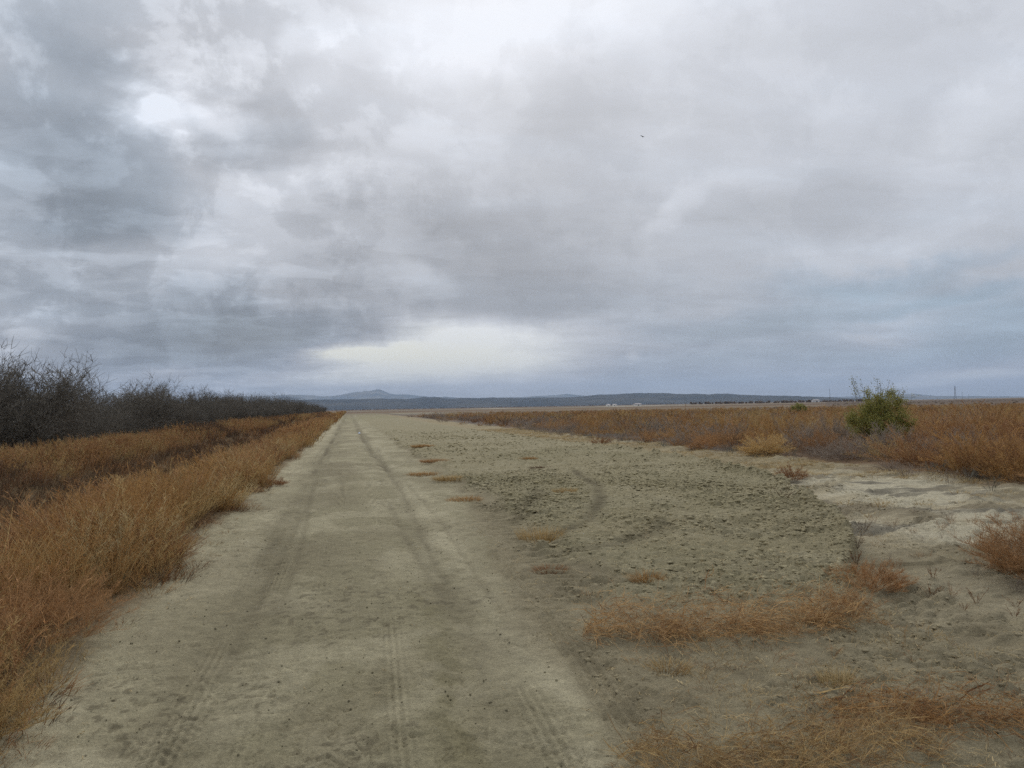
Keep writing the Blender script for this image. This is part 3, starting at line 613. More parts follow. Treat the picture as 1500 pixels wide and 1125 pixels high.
verge('dry_weeds', -9, -1.2, 110, 520, 1.5, W_VFAR, 1.6, 'rust dry weeds where the road meets the horizon')
def verge_grass(g=G):
    tp = [tuft(330+i, H=.62, R=.10, blades=46, w=.0075, lean=.55, curl=.55) for i in range(5)]
    x, y = jgrid(g, -4.6, -1.4, 2.5, 34, .36); edge = -2.02 + (fbm(x*0+1, y*.55, 211, 3)-.5)*1.3; k = (x < edge) & (g.uniform(0, 1, len(x)) < .9) & (fbm(x*.9, y*.9, 341, 3) > .42); x, y = x[k], y[k]
    S = g.uniform(.7, 1.25, len(x))*(.7+.5*sstep(0, .7, edge[k]-x))
    scatter('dry_grass', tp, x, y, S, g.choice([2, 3, 6, 0], len(x), p=[.34, .22, .26, .18]), g, label='tall straw-coloured grass blades among the weeds of the left verge')
verge_grass()
def bank(x0, x1, y0, y1, s, tpl, size, lab, g=G):
    x, y = jgrid(g, x0, x1, y0, y1, s); k = in_view(x, y, -26, 40); x, y = x[k], y[k]
    S = size*(.6+.9*fbm(x*.4, y*.22, 231, 3))*g.uniform(.75, 1.2, len(x))
    n = fbm(x*.35, y*.2, 233, 3); u = g.uniform(0, 1, len(x)); p = np.where((n > .55) & (u < .4), 2, 0); p = np.where((n > .49) & (n < .55) & (u < .6), 6, p); p = np.where((n < .46) & (u < .85), 7, p); p = np.where(u > .9, 1, p); p = np.where((x > -11.0) & (u < .6), 7, p); S = np.where(x > -11.0, S*.75, S)  # foot of the bank smaller and browner, the ditch's shade painted into it
    scatter('dry_weeds', tpl, x, y, S, p, g, label=lab)
bank(-14.8, -8.2, 14, 62, .42, W_MID, 1.25, 'rusty dry weeds covering the far bank of the ditch')
bank(-14.8, -8.2, 62, 160, .8, W_FAR, 1.6, 'rusty dry weeds on the far ditch bank further away')
bank(-14.8, -8.2, 160, 560, 2.0, W_VFAR, 1.8, 'rusty dry weeds on the far ditch bank near the horizon')

# ------------------------------------------------------------------ right of the road: shrub flat
B_NEAR = [weed(60+i, H=1.0, R=.45, stems=34, twigs=26, w=.010, lean=.85, bend=.35, tw=(.07, .16), sub=1, dome=True) for i in range(4)]
B_MID = [weed(70+i, H=1.0, R=.6, stems=26, twigs=13, w=.020, lean=.85, bend=.35, tw=(.09, .2), dome=True, nseg=3) for i in range(4)]
B_FAR = [weed(80+i, H=1.0, R=.9, stems=18, twigs=7, w=.055, lean=.9, bend=.35, tw=(.12, .25), dome=True, nseg=2) for i in range(3)]
B_VFAR = [weed(90+i, H=1.0, R=1.6, stems=16, twigs=4, w=.16, lean=.95, bend=.35, tw=(.16, .3), dome=True, nseg=2) for i in range(3)]
def clump(x, y, cell=2.3, seed=351):
    """which mound a plant belongs to: random number of the mound and how central the plant is"""
    u = x/cell; v = y/cell; ix = np.floor(u); iy = np.floor(v); bd = np.full(x.shape, 9.); bid = np.zeros(x.shape); bh = np.zeros(x.shape)
    for dx in (-1, 0, 1):
        for dy in (-1, 0, 1):
            cx = ix+dx; cy = iy+dy; d = np.hypot(u-cx-hsh(cx, cy, seed), v-cy-hsh(cx, cy, seed+1)); k = d < bd
            bd = np.where(k, d, bd); bid = np.where(k, hsh(cx, cy, seed+2), bid); bh = np.where(k, hsh(cx, cy, seed+3), bh)
    return bid, bh, bd
CLEAR = [(12.9, 23.2, 1.5), (17.3, 23.6, 1.1)]
def shrub_pal(x, y, g):
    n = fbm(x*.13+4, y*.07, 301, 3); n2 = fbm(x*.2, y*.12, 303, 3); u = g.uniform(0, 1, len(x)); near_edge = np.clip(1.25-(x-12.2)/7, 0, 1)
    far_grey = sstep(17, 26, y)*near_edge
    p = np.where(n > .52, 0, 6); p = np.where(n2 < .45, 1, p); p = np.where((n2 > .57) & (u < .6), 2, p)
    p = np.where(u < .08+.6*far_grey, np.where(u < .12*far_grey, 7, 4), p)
    p = np.where((u > .965), 5, p)
    cid, ch, cd = clump(x, y); k = g.uniform(0, 1, len(x)) < .82
    cp = np.where(cid < .36, 0, np.where(cid < .52, 6, np.where(cid < .66, 1, np.where(cid < .76, 2, np.where(cid < .9, 4, 7)))))
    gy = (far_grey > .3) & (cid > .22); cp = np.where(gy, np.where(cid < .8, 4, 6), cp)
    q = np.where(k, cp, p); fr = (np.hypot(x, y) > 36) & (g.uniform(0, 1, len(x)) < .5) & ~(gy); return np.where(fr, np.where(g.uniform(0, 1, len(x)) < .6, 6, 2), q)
def flat(x0, x1, y0, y1, s, tpl, size, lab, g=G, rmin=0, rmax=1e9, edge=12.9, flatk=1.0):
    x, y = jgrid(g, x0, x1, y0, y1, s); r = np.hypot(x, y); k = in_view(x, y, 2, 50) & (r >= rmin) & (r < rmax)
    e = edge+(fbm(y*0, y*.35, 311, 3)-.5)*4.4+(fbm(y*0+3, y*1.3, 312, 2)-.5)*1.2; k &= x > e
    e2 = x-e
    x, y, e2 = x[k], y[k], e2[k]
    cid, ch, cd = clump(x, y)
    S = size*(.62+.62*ch)*(1.16-.62*np.clip(cd, 0, .9))*g.uniform(.8, 1.2, len(x))*(.6+.4*sstep(0, 2.2, e2))
    for (qx, qy, qr) in CLEAR:
        k = np.hypot(x-qx, y-qy) > qr; x, y, e2, S = x[k], y[k], e2[k], S[k]
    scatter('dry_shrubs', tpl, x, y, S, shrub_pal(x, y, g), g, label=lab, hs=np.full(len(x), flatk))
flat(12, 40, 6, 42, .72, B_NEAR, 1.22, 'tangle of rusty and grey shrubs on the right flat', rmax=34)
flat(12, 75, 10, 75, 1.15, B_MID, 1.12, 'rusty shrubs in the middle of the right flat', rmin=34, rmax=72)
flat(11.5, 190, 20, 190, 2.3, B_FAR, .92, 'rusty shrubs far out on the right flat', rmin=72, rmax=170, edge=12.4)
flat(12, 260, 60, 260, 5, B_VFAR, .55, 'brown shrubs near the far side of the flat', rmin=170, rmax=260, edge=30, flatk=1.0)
def low_fringe(g=G):
    # small grey and straw plants along the foot of the shrubs
    x, y = jgrid(g, 11.2, 14, 11, 60, .5); e = 12.9+(fbm(y*0, y*.35, 311, 3)-.5)*2.2; k = (x > e-1.1) & (x < e+.6) & (fbm(x, y*.6, 321, 2) > .46); x, y = x[k], y[k]
    scatter('dry_shrubs', W_MID, x, y, .55*g.uniform(.5, 1.1, len(x)), np.where(g.uniform(0, 1, len(x)) < .72, 4, 5), g, label='low grey plants at the foot of the rusty shrubs')
low_fringe()
# flattened straw grass between the harrowed strip and the shrubs, plus thin stubble elsewhere
T_STR = [tuft(i, H=.10, R=.16, blades=46, w=.0065, lean=1.2, curl=.9) for i in range(4)]
T_LOW = [tuft(10+i, H=.075, R=.11, blades=26, w=.003, lean=1.3, curl=.9) for i in range(4)]
def straw(g=G):
    x, y = jgrid(g, 7, 13, 10.5, 60, .27); re = right_edge(y); u = fbm(x*.7, y*.5, 331, 3)
    k = (x > re+.15) & (x < 13) & (sstep(15.5, 19.5, y+(x-9)) + (u > .56)*.5 > g.uniform(.25, 1, len(x))) & (u > .38); x, y = x[k], y[k]
    scatter('dry_grass', T_STR, x, y, g.uniform(.6, 1.3, len(x)), np.where(g.uniform(0, 1, len(x)) < .7, 3, 2), g, label='flattened straw grass between broken soil and shrubs', sink=.01)
    x, y = jgrid(g, 1.5, 7.5, 2.6, 12, .16); w = fbm(x*1.1, y*1.1, 333, 3); re = right_edge(y)
    k = (w > .53) & (x > 1.9+.25*(w-.5)) & ((y < 7.3-(x-2)*.15) | (x > re)) & (g.uniform(0, 1, len(x)) < .55); x, y = x[k], y[k]
    pp = g.choice([2, 3, 4, 0, 7], len(x), p=[.25, .25, .25, .15, .1])
    scatter('dry_grass', T_LOW, x, y, g.uniform(.5, 1.2, len(x)), pp, g, label='thin dry stubble on rough ground right of the road', sink=.004)
    x, y = jgrid(g, 5, 9, 6, 16, .5); re = right_edge(y); k = (x > re+.3) & (fbm(x*.9, y*.9, 335, 2) > .5); x, y = x[k], y[k]
    scatter('dry_grass', W_FINE, x, y, g.uniform(.15, .3, len(x)), np.where(g.uniform(0, 1, len(x)) < .5, 4, 1), g, label='tiny reddish and grey sprigs on the pale crusted soil', sink=.01)
    # dead straw and fallen twigs at the foot of the verge
    x, y = jgrid(g, -2.5, -1.2, 2.6, 22, .2); k = (g.uniform(0, 1, len(x)) < .5) & (x < -1.5-.3*g.uniform(0, 1, len(x))); x, y = x[k], y[k]
    scatter('dry_grass', T_LOW, x, y, g.uniform(.5, 1.1, len(x)), g.choice([2, 0, 7], len(x)), g, label='short dry stubble at the foot of the left verge', sink=.004)
straw()
def thatch(g=G):
    # dead thatch and small plants that close the foot of the verge
    x, y = jgrid(g, -4.2, -1.5, 2.5, 20, .125); edge = -1.9 + (fbm(x*0+1, y*.55, 211, 3)-.5)*1.3; edge = np.where(y < 5.6, np.maximum(edge, -1.72), edge); k = x < edge+.1*g.normal(0, 1, len(x)); x, y = x[k], y[k]
    tp = [tuft(340+i, H=.15, R=.12, blades=30, w=.0045, lean=1.0, curl=.9) for i in range(5)]
    scatter('dry_grass', tp, x, y, g.uniform(.6, 1.4, len(x)), g.choice([7, 0, 1, 6, 2], len(x), p=[.4, .2, .15, .15, .1]), g, label='brown thatch closing the foot of the left verge weeds', sink=.01)
thatch()
def wisps(g=G):
    x, y = jgrid(g, 1.35, 4.2, 2.8, 6.4, .17); w = fbm(x*1.3, y*1.3, 341, 3); k = (w > .5) & (x > 1.45+.2*g.uniform(0, 1, len(x))+.12*(y-3)) & (g.uniform(0, 1, len(x)) < .6); x, y = x[k], y[k]
    scatter('dry_weeds', W_WISP, x, y, g.uniform(.12, .36, len(x)), g.choice([0, 2, 3, 6], len(x), p=[.3, .3, .2, .2]), g, label='wispy upright dead stems on the rough ground at lower right', sink=.005)
W_WISP = [weed(55+i, H=.62, R=.3, stems=6, twigs=9, w=.009, lean=.8, bend=.9, tw=(.07, .2), sub=0, nseg=6, drop=.12) for i in range(5)]
wisps()
def litter(g=G):
    # loose straws lying on the road and on the rough margin
    T = Tpl()
    N_ = 3200
    xs = np.where(g.uniform(0, 1, N_) < .6, g.uniform(1.3, 4.6, N_), g.uniform(-2.1, 7, N_)); ys = 3.0+9*g.uniform(0, 1, N_)**2.0
    keep = (xs > 1.6) | (xs < -1.3) | (g.uniform(0, 1, N_) < .16); xs, ys = xs[keep], ys[keep]; zs = ground_z(xs, ys)
    for x, y, z in zip(xs, ys, zs):
        a = g.uniform(0, math.pi*2); L_ = g.uniform(.03, .13); d = np.array([math.cos(a), math.sin(a), 0]); P = [np.array([x, y, z+.006])]
        for k in range(4):
            d = unit(d+g.normal(0, .3, 3)*np.array([1, 1, .12])); P.append(P[-1]+d*L_/4)
        P = [np.array([p[0], p[1], z+.006+.01*(k % 2)]) for k, p in enumerate(P)]
        T.ribbon(P, [g.choice([.002, .003, .0045])]*4+[.001], [g.uniform()]*5, unit(np.array([-math.sin(a), math.cos(a), .3])))
    v, f, t = T.arr(); o = poly_mesh('straw_litter', v, f, WEED, col=colour(t, STRAW)); tag(o, 'loose straws scattered over road and margin', kind='stuff')
litter()
def clods(g=G):
    ph = (1+5**.5)/2; iv = np.array([(-1, ph, 0), (1, ph, 0), (-1, -ph, 0), (1, -ph, 0), (0, -1, ph), (0, 1, ph), (0, -1, -ph), (0, 1, -ph), (ph, 0, -1), (ph, 0, 1), (-ph, 0, -1), (-ph, 0, 1)])/1.9
    fc = np.array([(0, 11, 5), (0, 5, 1), (0, 1, 7), (0, 7, 10), (0, 10, 11), (1, 5, 9), (5, 11, 4), (11, 10, 2), (10, 7, 6), (7, 1, 8), (3, 9, 4), (3, 4, 2), (3, 2, 6), (3, 6, 8), (3, 8, 9), (4, 9, 5), (2, 4, 11), (6, 2, 10), (8, 6, 7), (9, 8, 1)])
    x, y = jgrid(g, 1.0, 9.5, 3, 20, .048); xq, yq = jgrid(g, 2.2, 10.2, 20, 60, .13); x = np.concatenate([x, xq]); y = np.concatenate([y, yq]); road, till, w, redge, re = masks(x, y)
    dens = till*(1-sstep(30, 60, y))*(.22+.78*sstep(.36, .6, fbm(x*.6, y*.6, 51, 3)))*.95*(1-.95*np.exp(-(dist_poly(x, y, TR)[0]/.22)**2)) + (x > redge+.15)*(till < .3)*(x < re+2.0)*sstep(.42, .56, fbm(x*1.4, y*1.4, 53, 3))*.6 + .03*(x > redge) + np.exp(-((x-re+.12)/.15)**2)*(y > 7)*.6
    k = g.uniform(0, 1, len(x)) < dens*.9; x, y = x[k], y[k]; n = len(x)
    s = .008+.020*g.uniform(0, 1, n)**2.4; s = s*(1+.3*sstep(8, 14, y)+.9*sstep(18, 40, y)); s = np.where(till[k] > .5, s, s*.62)
    z, gc, _a, _b = height_color(x, y, np.hypot(x, y)); z = z-s*.12
    V = iv[None]*s[:, None, None]*g.uniform(.6, 1.45, (n, 1, 3))*np.array([1.35, 1.35, .55])*g.uniform(.7, 1.25, (n, 12, 1)); V = V + np.stack([x, y, z], 1)[:, None, :]
    F = fc[None]+(np.arange(n)*12)[:, None, None]
    col = (gc*g.uniform(1.05, 1.5, (n, 1)))[:, None, :]*np.ones((1, 12, 1))
    o = poly_mesh('soil_clods', V.reshape(-1, 3), F.reshape(-1, 3), SOIL, smooth=False, col=col.reshape(-1, 3)); tag(o, 'crumbled clods of olive soil on the harrowed strip', kind='stuff')
    # few crumbs on the road
    x = g.uniform(-1.7, 1.5, 900); y = 3+12*g.uniform(0, 1, 900)**1.5; n = len(x); s = .003+.007*g.uniform(0, 1, n)**3; z = ground_z(x, y)+s*.3
    V = iv[None]*s[:, None, None]*g.uniform(.6, 1.35, (n, 1, 3)) + np.stack([x, y, z], 1)[:, None, :]; F = fc[None]+(np.arange(n)*12)[:, None, None]
    o = poly_mesh('road_crumbs', V.reshape(-1, 3), F.reshape(-1, 3), SOIL, col=np.repeat(height_color(x, y, np.hypot(x, y))[1]*.72, 12, 0)); tag(o, 'small dark crumbs of dirt on the road', kind='stuff')
clods()

# ------------------------------------------------------------------ single plants one can point to
def plant(name, label, cat, tpl, x, y, s, pal, group=None, rz=None, hs=1.0, mat=WEED, seed=1, sx=1.0, sy=1.0, rx=0.0):
    v, f, t = tpl; g = np.random.default_rng(seed); v = v*np.array([s*sx, s*sy, s*hs])
    if abs(sx)+abs(sy) > 2.4:   # long heaps follow the ground
        pass
    o = poly_mesh(name, v, f, mat, col=np.clip(colour(t, pal)*np.repeat(g.uniform(.85, 1.15, (len(t)//3+1, 1)), 3, 0)[:len(t)], 0, 1), loc=(x, y, gz(x, y)-.015))
    o.rotation_euler = (0, 0, g.uniform(0, 6) if rz is None else rz); tag(o, label, cat, group); return o
SH = 'shrubs standing along the edge of the right flat'
def bigw(seed, **k):
    a = dict(H=1.0, R=.4, stems=60, twigs=34, w=.008, lean=.85, bend=.3, tw=(.06, .15), sub=3, dome=True); a.update(k); return weed(seed, **a)
plant('tan_bush', 'round straw-yellow bush at the front of the grey shrubs', 'bush', bigw(101, stems=190, twigs=34, lean=.95, w=.010, tw=(.05, .12)), 12.9, 23.2, .80, (TAN[0]*1.5, TAN[1]*1.25), SH, sx=1.15, sy=1.15)
fr = [(14.0, 17.8, 1.25, RUST, 'tall rust bush in front of the green bush'), (13.6, 15.5, 1.0, RED, 'deep rust bush right of the green bush foreground'),
      (14.6, 19.6, 1.0, TAN, 'pale tan bush just left of the foot of the green bush'), (13.8, 20.4, .8, GREY, 'grey twiggy shrub between yellow bush and tan bush'),
      (14.3, 14.2, .95, RUST, 'rust bush with dark foot near the right edge'), (14.6, 12.9, .9, OCHRE, 'ochre bush furthest right of the shrub row'),
      (12.75, 17.0, .42, GREY, 'low grey mound of twigs before the rust bushes'), (13.2, 14.7, .38, SAGE, 'low sage grey clump between two rust bushes'),
      (13.9, 27.0, .85, BROWN, 'dark brown shrub left of the yellow bush'), (13.2, 30.5, .7, GREY, 'grey shrub in the purple grey thicket further left')]
for i, (x, y, s, pal, lab) in enumerate(fr):
    plant('dry_shrub', lab, 'shrub', bigw(110+i, stems=46, twigs=26, sub=1, w=.010), x, y, s, pal, SH, seed=i, sx=1.1, sy=1.1)
plant('rust_shrub', 'dense rust bush at the right edge on pale crusted soil', 'shrub', bigw(130, stems=130, twigs=50, w=.006, H=1, lean=.62, R=.8, tw=(.08, .18)), 6.5, 6.35, .74, (RUST[0], RUST[1]*.85), SH, hs=1.0, sx=1.15, sy=1.15)
plant('rust_shrub', 'small spreading rust shrub beside the corner of the broken soil', 'shrub', bigw(131, stems=70, twigs=46, w=.010, lean=.7, R=1.2, tw=(.1, .22)), 4.6, 6.5, .30, RUST, SH, sx=1.25, sy=1.0)
plant('rust_shrub', 'flat dark red tuft on the bend where broken soil meets pale crust', 'shrub', bigw(132, stems=70, twigs=30, w=.014, lean=.75, R=1), 9.35, 15.7, .38, RED, SH, sx=1.1)
plant('rust_shrub', 'small rust mound on the straw grass near the grey thicket', 'shrub', bigw(133, stems=50, twigs=20, w=.02, lean=.75, R=1), 10.9, 34, .5, RED, SH)
TU = 'dry tufts on the broken soil'
tufts = [(2.38, 10.0, .24, .30, TAN, 'brush-like pale orange tuft beside the tyre marks'), (2.02, 8.05, .09, .17, RED, 'tiny red-brown tuft below the brush-like tuft'),
         (2.1, 14.6, .2, .38, OCHRE, 'low tan tuft on the right wheel margin'), (2.35, 18.5, .24, .5, TAN, 'sprawling tan patch of dry grass beyond the low tuft'),
         (2.6, 24.5, .22, .5, RUST, 'thin rust patch of dry grass by the road further up'), (2.9, 33, .25, .5, OCHRE, 'ochre dry grass clump near the far right road margin'),
         (3.95, 14.5, .2, .2, TAN, 'small tan tuft left of the curved wheel track'), (1.9, 20.5, .2, .5, OCHRE, 'wide faint tan grass patch on the edge of the road'),
         (4.9, 20.5, .12, .3, BROWN, 'dark little tuft in the middle of the broken soil'), (2.7, 7.1, .12, .14, OCHRE, 'wispy rust tuft behind the long heap of stalks'),
         (2.85, 4.35, .11, .1, STRAW, 'pale yellow grass tuft on dark soil at lower right'), (2.0, 4.9, .08, .14, TAN, 'small sparse tan tuft in front of the long heap'),
         (5.4, 24, .15, .3, OCHRE, 'faint ochre tuft far out on the broken soil')]
for i, (x, y, h, r, pal, lab) in enumerate(tufts):
    n = int(150+900*r)
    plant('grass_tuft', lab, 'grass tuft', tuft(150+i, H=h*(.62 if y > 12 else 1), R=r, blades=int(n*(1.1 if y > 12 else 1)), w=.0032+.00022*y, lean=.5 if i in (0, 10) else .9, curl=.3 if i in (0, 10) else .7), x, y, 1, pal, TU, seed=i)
HP = 'heaps of flattened dry stalks'
def lay(name, label, seed, pts, H, n, w, pal, LY, arch=.55):
    g = np.random.default_rng(seed); V = []; F = []; T_ = []; base = 0
    tot = sum(math.dist(pts[k], pts[k+1]) for k in range(len(pts)-1)); ox, oy = pts[len(pts)//2]; oz = gz(ox, oy)
    for k in range(len(pts)-1):
        (ax, ay), (bx, by) = pts[k], pts[k+1]; L_ = math.dist(pts[k], pts[k+1]); a = math.atan2(by-ay, bx-ax)
        v, f, t = heap(seed+k, L_*1.25, LY, H*g.uniform(.85, 1.15), int(n*L_/tot), w, 0, arch)
        c, s = math.cos(a), math.sin(a); mx, my = (ax+bx)/2, (ay+by)/2
        X = v[:, 0]*c-v[:, 1]*s+mx; Y = v[:, 0]*s+v[:, 1]*c+my; Z = v[:, 2]+ground_z(X, Y)
        V.append(np.stack([X-ox, Y-oy, Z-oz], 1)); F.append(f+base); T_.append(t); base += len(v)
    t = np.concatenate(T_); o = poly_mesh(name, np.vstack(V), np.vstack(F), WEED, col=colour(t, pal), loc=(ox, oy, oz)); tag(o, label, 'brush heap', HP)
lay('brush_heap', 'long windrow of bent rust stalks lying across the rough margin', 201, [(1.75, 5.75), (2.3, 5.55), (2.9, 5.5), (3.45, 5.5), (3.85, 5.55)], .30, 1700, .0040, (RUST[0]*1.2, TAN[1]*np.array([1.2, 1.1, 1.1])), .46, .85)
lay('brush_heap', 'tangled heap of rust stalks at the bottom edge of the road side', 211, [(1.35, 3.75), (1.6, 3.45), (1.95, 3.2)], .18, 800, .0032, (RUST[0], TAN[1]), .55, .7)
lay('brush_heap', 'springy tangle of tan stalks at the bottom centre right', 221, [(1.9, 3.45), (2.3, 3.5), (2.7, 3.55)], .17, 760, .0032, (RUST[0]*1.15, TAN[1]*1.05), .6, .8)
lay('brush_heap', 'reddish combed-over heap of stalks at the bottom right corner', 231, [(2.55, 3.9), (2.95, 3.75), (3.4, 3.5)], .17, 800, .0032, (RED[0], OCHRE[1]), .42, .55)
plant('dry_weed', 'upright feathery rust weed at the right end of the long windrow', 'weed', bigw(240, stems=26, twigs=40, w=.0045, lean=.5, H=1), 3.75, 5.55, .38, RUST, 'weeds by the long windrow')
plant('dry_weed', 'slender pale weed rising behind the left half of the long windrow', 'weed', bigw(241, stems=8, twigs=26, w=.004, lean=.6, H=1), 2.55, 6.2, .34, TAN, 'weeds by the long windrow')
# red-brown sprigs on the crusted soil
for i, (x, y, h) in enumerate([(5.2, 5.9, .16), (5.35, 5.65, .13), (5.0, 6.2, .17), (5.15, 5.45, .12), (5.5, 5.5, .12), (4.95, 5.75, .1), (5.6, 6.9, .16), (5.25, 7.6, .2), (5.6, 8.1, .2), (7.1, 12.2, .3), (6.6, 9.4, .22)]):
    labs = ['upright dark red sprig in the middle of the crust', 'dark red sprig just right of the rust shrub foot', 'forked grey-brown sprig by the small rust shrub', 'short red sprig nearest the camera on the crust', 'red sprig close to the dense right edge bush',
            'stubby red sprig on the bare pale mound', 'twiggy sprig left of the dense right edge bush', 'thin rust sprig standing at the corner of broken soil', 'thin brown sprig behind the corner of broken soil', 'tall bare forked sprig far out on the crust', 'leafless brown sprig on the pale flat']
    plant('dry_sprig', labs[i], 'sprig', weed(250+i, H=1, R=.15, stems=7, twigs=14, w=.03, lean=.5, tw=(.05, .14)), x, y, h, (RED[0]*.8, RED[1]*.8) if i < 8 else BROWN, 'sprigs on the crusted soil', seed=i)
# left verge characters
LV = 'clumps on the left verge'
plant('grass_clump', 'pale straw clump leaning over the road edge', 'grass clump', weed(301, H=.6, R=.4, stems=60, twigs=16, w=.0065, lean=.75, tw=(.06, .14), sub=1), -2.05, 14.6, 1.0, (STRAW[0]*1.3, STRAW[1]*1.2), LV, sx=1.2)
plant('grass_clump', 'olive tan clump in the bottom left corner', 'grass clump', bigw(302, stems=120, twigs=40, w=.0042, H=.6, R=.6, lean=.75, tw=(.05, .1)), -1.98, 4.65, .72, TAN, LV)
plant('grass_clump', 'bulging rust clump leaning onto the road beyond the corner clump', 'grass clump', bigw(303, stems=120, twigs=40, w=.0040, H=.75, R=.7, lean=.7), -2.25, 6.5, .80, RUST, LV)
plant('grass_clump', 'dark red clump of weeds on the road edge behind the bulging one', 'grass clump', bigw(304, stems=90, twigs=36, w=.0045, H=.7, R=.6, lean=.7), -2.1, 9.4, .72, RED, LV)
plant('grass_clump', 'low dark mound of weeds reaching out onto the road', 'grass clump', bigw(305, stems=80, twigs=26, w=.008, H=.5, R=.8, lean=.85), -1.85, 19.0, .6, RED, LV, sx=1.5)
for i, (x, y, h, lab) in enumerate([(-3.7, 8.1, 1.35, 'tall thin pale stalk standing over the ditch edge'), (-3.95, 9.0, 1.4, 'pair of pale stalks with drooping tips over the ditch'), (-3.6, 9.6, 1.2, 'short pale stalk right of the taller ones'), (-4.3, 7.9, 1.3, 'leaning pale stalk at the far left'), (-3.3, 11.5, 1.15, 'pale stalk before the grey ditch bottom'), (-3.4, 7.0, 1.05, 'bent pale stalk low at the left edge')]):
    plant('tall_stalk', lab, 'stalk', weed(310+i, H=1, R=.08, stems=3+i % 2, twigs=26, w=.009, lean=.3, bend=.35, tw=(.03, .07), drop=.1, nseg=6), x, y, h, STRAW, 'tall pale stalks over the ditch', seed=i)

# ------------------------------------------------------------------ green bush
def leafy(seed, lobes, n_cl, per, lw, sprigs=()):
    """stems and leaf clusters filling uneven lobes (x, y, z, radius)"""
    g = np.random.default_rng(seed); S = Tpl(); LV_ = []; LT = []
    def branch(P, r0):
        n = len(P); a = g.uniform(0, math.pi)
        for q in (0, math.pi/2): S.ribbon(P, np.linspace(r0, .006, n), [.3]*n, np.array([math.cos(a+q), math.sin(a+q), 0]))
    def leaves(p, n, spread, tone):
        q = p+g.normal(0, spread, (n, 3)); d = g.normal(0, 1, (n, 3))+np.array([0, 0, .3]); d /= np.linalg.norm(d, axis=1)[:, None]
        s_ = np.cross(d, g.normal(0, 1, (n, 3))); s_ /= np.linalg.norm(s_, axis=1)[:, None]+1e-9
        l = lw*g.uniform(1.4, 3.2, (n, 1)); w_ = lw*g.uniform(.35, .6, (n, 1))
        LV_.append(np.stack([q-s_*w_, q+s_*w_, q+d*l], 1).reshape(-1, 3)); LT.append(np.repeat(np.clip(tone+g.normal(0, .18, n), 0, 1), 3))
    tot = sum(l[3]**2 for l in lobes)
    for (lx, ly, lz, lr) in lobes:
        c = np.array([lx, ly, lz])
        for k in range(max(2, int(6*lr/.5))):
            e = c+g.normal(0, lr*.45, 3); m_ = np.array([lx*.35, ly*.35, lz*.45])+g.normal(0, .08, 3)
            branch([np.array([0, 0, 0]), m_*.6, m_, (m_+e)/2+g.normal(0, .05, 3), e], .035)
        for k in range(int(n_cl*lr**2/tot)):
            d = unit(g.normal(0, 1, 3)); rr = lr*g.uniform(.25, 1.0)**.45*(1+.18*math.sin(5*d[0]+3*d[2]+lx*9)); p = c+d*rr*np.array([1, 1, .85])
            if p[2] < .1: continue
            leaves(p, per, .045+.02*g.uniform(), g.uniform(.1, .9))
    for (ax, ay, h, bx, by) in sprigs:
        b = np.array([bx, by, h*.45]); P = [b]; d = unit(np.array([ax, ay, h])-b); L_ = np.linalg.norm(np.array([ax, ay, h])-b)
        for k in range(8): P.append(P[-1]+unit(d+g.normal(0, .09, 3))*L_/8)
        branch(P, .016)
        for k in range(22):
            s = g.uniform(.5, 1)*7.99; j = int(s); p = P[j]+(P[j+1]-P[j])*(s-j); d2 = unit(g.normal(0, 1, 3)+np.array([0, 0, .6])); l2 = g.uniform(.06, .22)
            S.tri(p-np.array([.004, 0, 0]), p+np.array([.004, 0, 0]), p+d2*l2, .5, .6); leaves(p+d2*l2*.8, 3, .045, g.uniform(0, .5))
    v2 = np.vstack(LV_); return S.arr(), (v2, np.arange(len(v2)).reshape(-1, 3), np.concatenate(LT))
def green_bush(label, x, y, seed, lobes, n_cl, per, lw, sprigs, group=None):
    root = empty('green_bush', (x, y, gz(x, y))); tag(root, label, 'bush', group)
    (v, f, t), (v2, f2, t2) = leafy(seed, lobes, n_cl, per, lw, sprigs)
    poly_mesh('stems', v, f, BARK, parent=root, col=colour(t, BROWN))
    g = np.random.default_rng(seed); c = np.array([.17, .18, .05])+(np.array([.47, .45, .15])-np.array([.17, .18, .05]))*t2[:, None]
    yel = np.repeat(g.uniform(0, 1, (len(t2)//3, 1)) < .14, 3, 0); c = np.where(yel, np.array([.33, .25, .05]), c)
    poly_mesh('foliage', v2, f2, LEAF, parent=root, col=c)
    return root
LOBS = .86
# crown is wider than deep, thin sprigs stick out above it to the left
LOB = [(0, 0, 1.25, .62), (.35, -.1, 1.65, .42), (-.15, .1, 1.6, .40), (-.62, .25, 1.25, .45), (-.75, .35, .85, .42), (.75, -.2, 1.2, .42), (.62, -.25, .8, .45), (0, -.35, .8, .5), (.25, .4, 1.2, .5), (-.3, -.2, .95, .5), (.42, -.1, 1.98, .2), (1.0, -.35, .95, .28), (-1.0, .45, 1.15, .2), (-.35, .15, 1.95, .16), (.85, -.2, 1.65, .2)]
green_bush('leafy olive green bush with bare sprigs rising above the rust shrubs', 17.3, 23.6, 401, [(a*LOBS, b*LOBS, c, d*.93) for a, b, c, d in LOB], 900, 26, .024,
           [(-.62, .3, 2.5, -.3, .1), (-.75, .35, 2.3, -.4, .2), (-.55, .2, 2.25, -.2, .1), (-.02, 0, 2.45, 0, 0), (.1, 0, 2.3, .1, 0), (.3, -.1, 2.3, .2, 0), (.75, -.3, 2.05, .4, -.1), (.62, -.2, 2.1, .3, -.1), (1.0, -.35, 1.8, .6, -.2)])
green_bush('small dull green bush far out above the brown flat', 60.5, 99.5, 402, [(0, 0, .8, .8), (.6, 0, .9, .6), (-.5, .2, .7, .6)], 260, 14, .06, [])

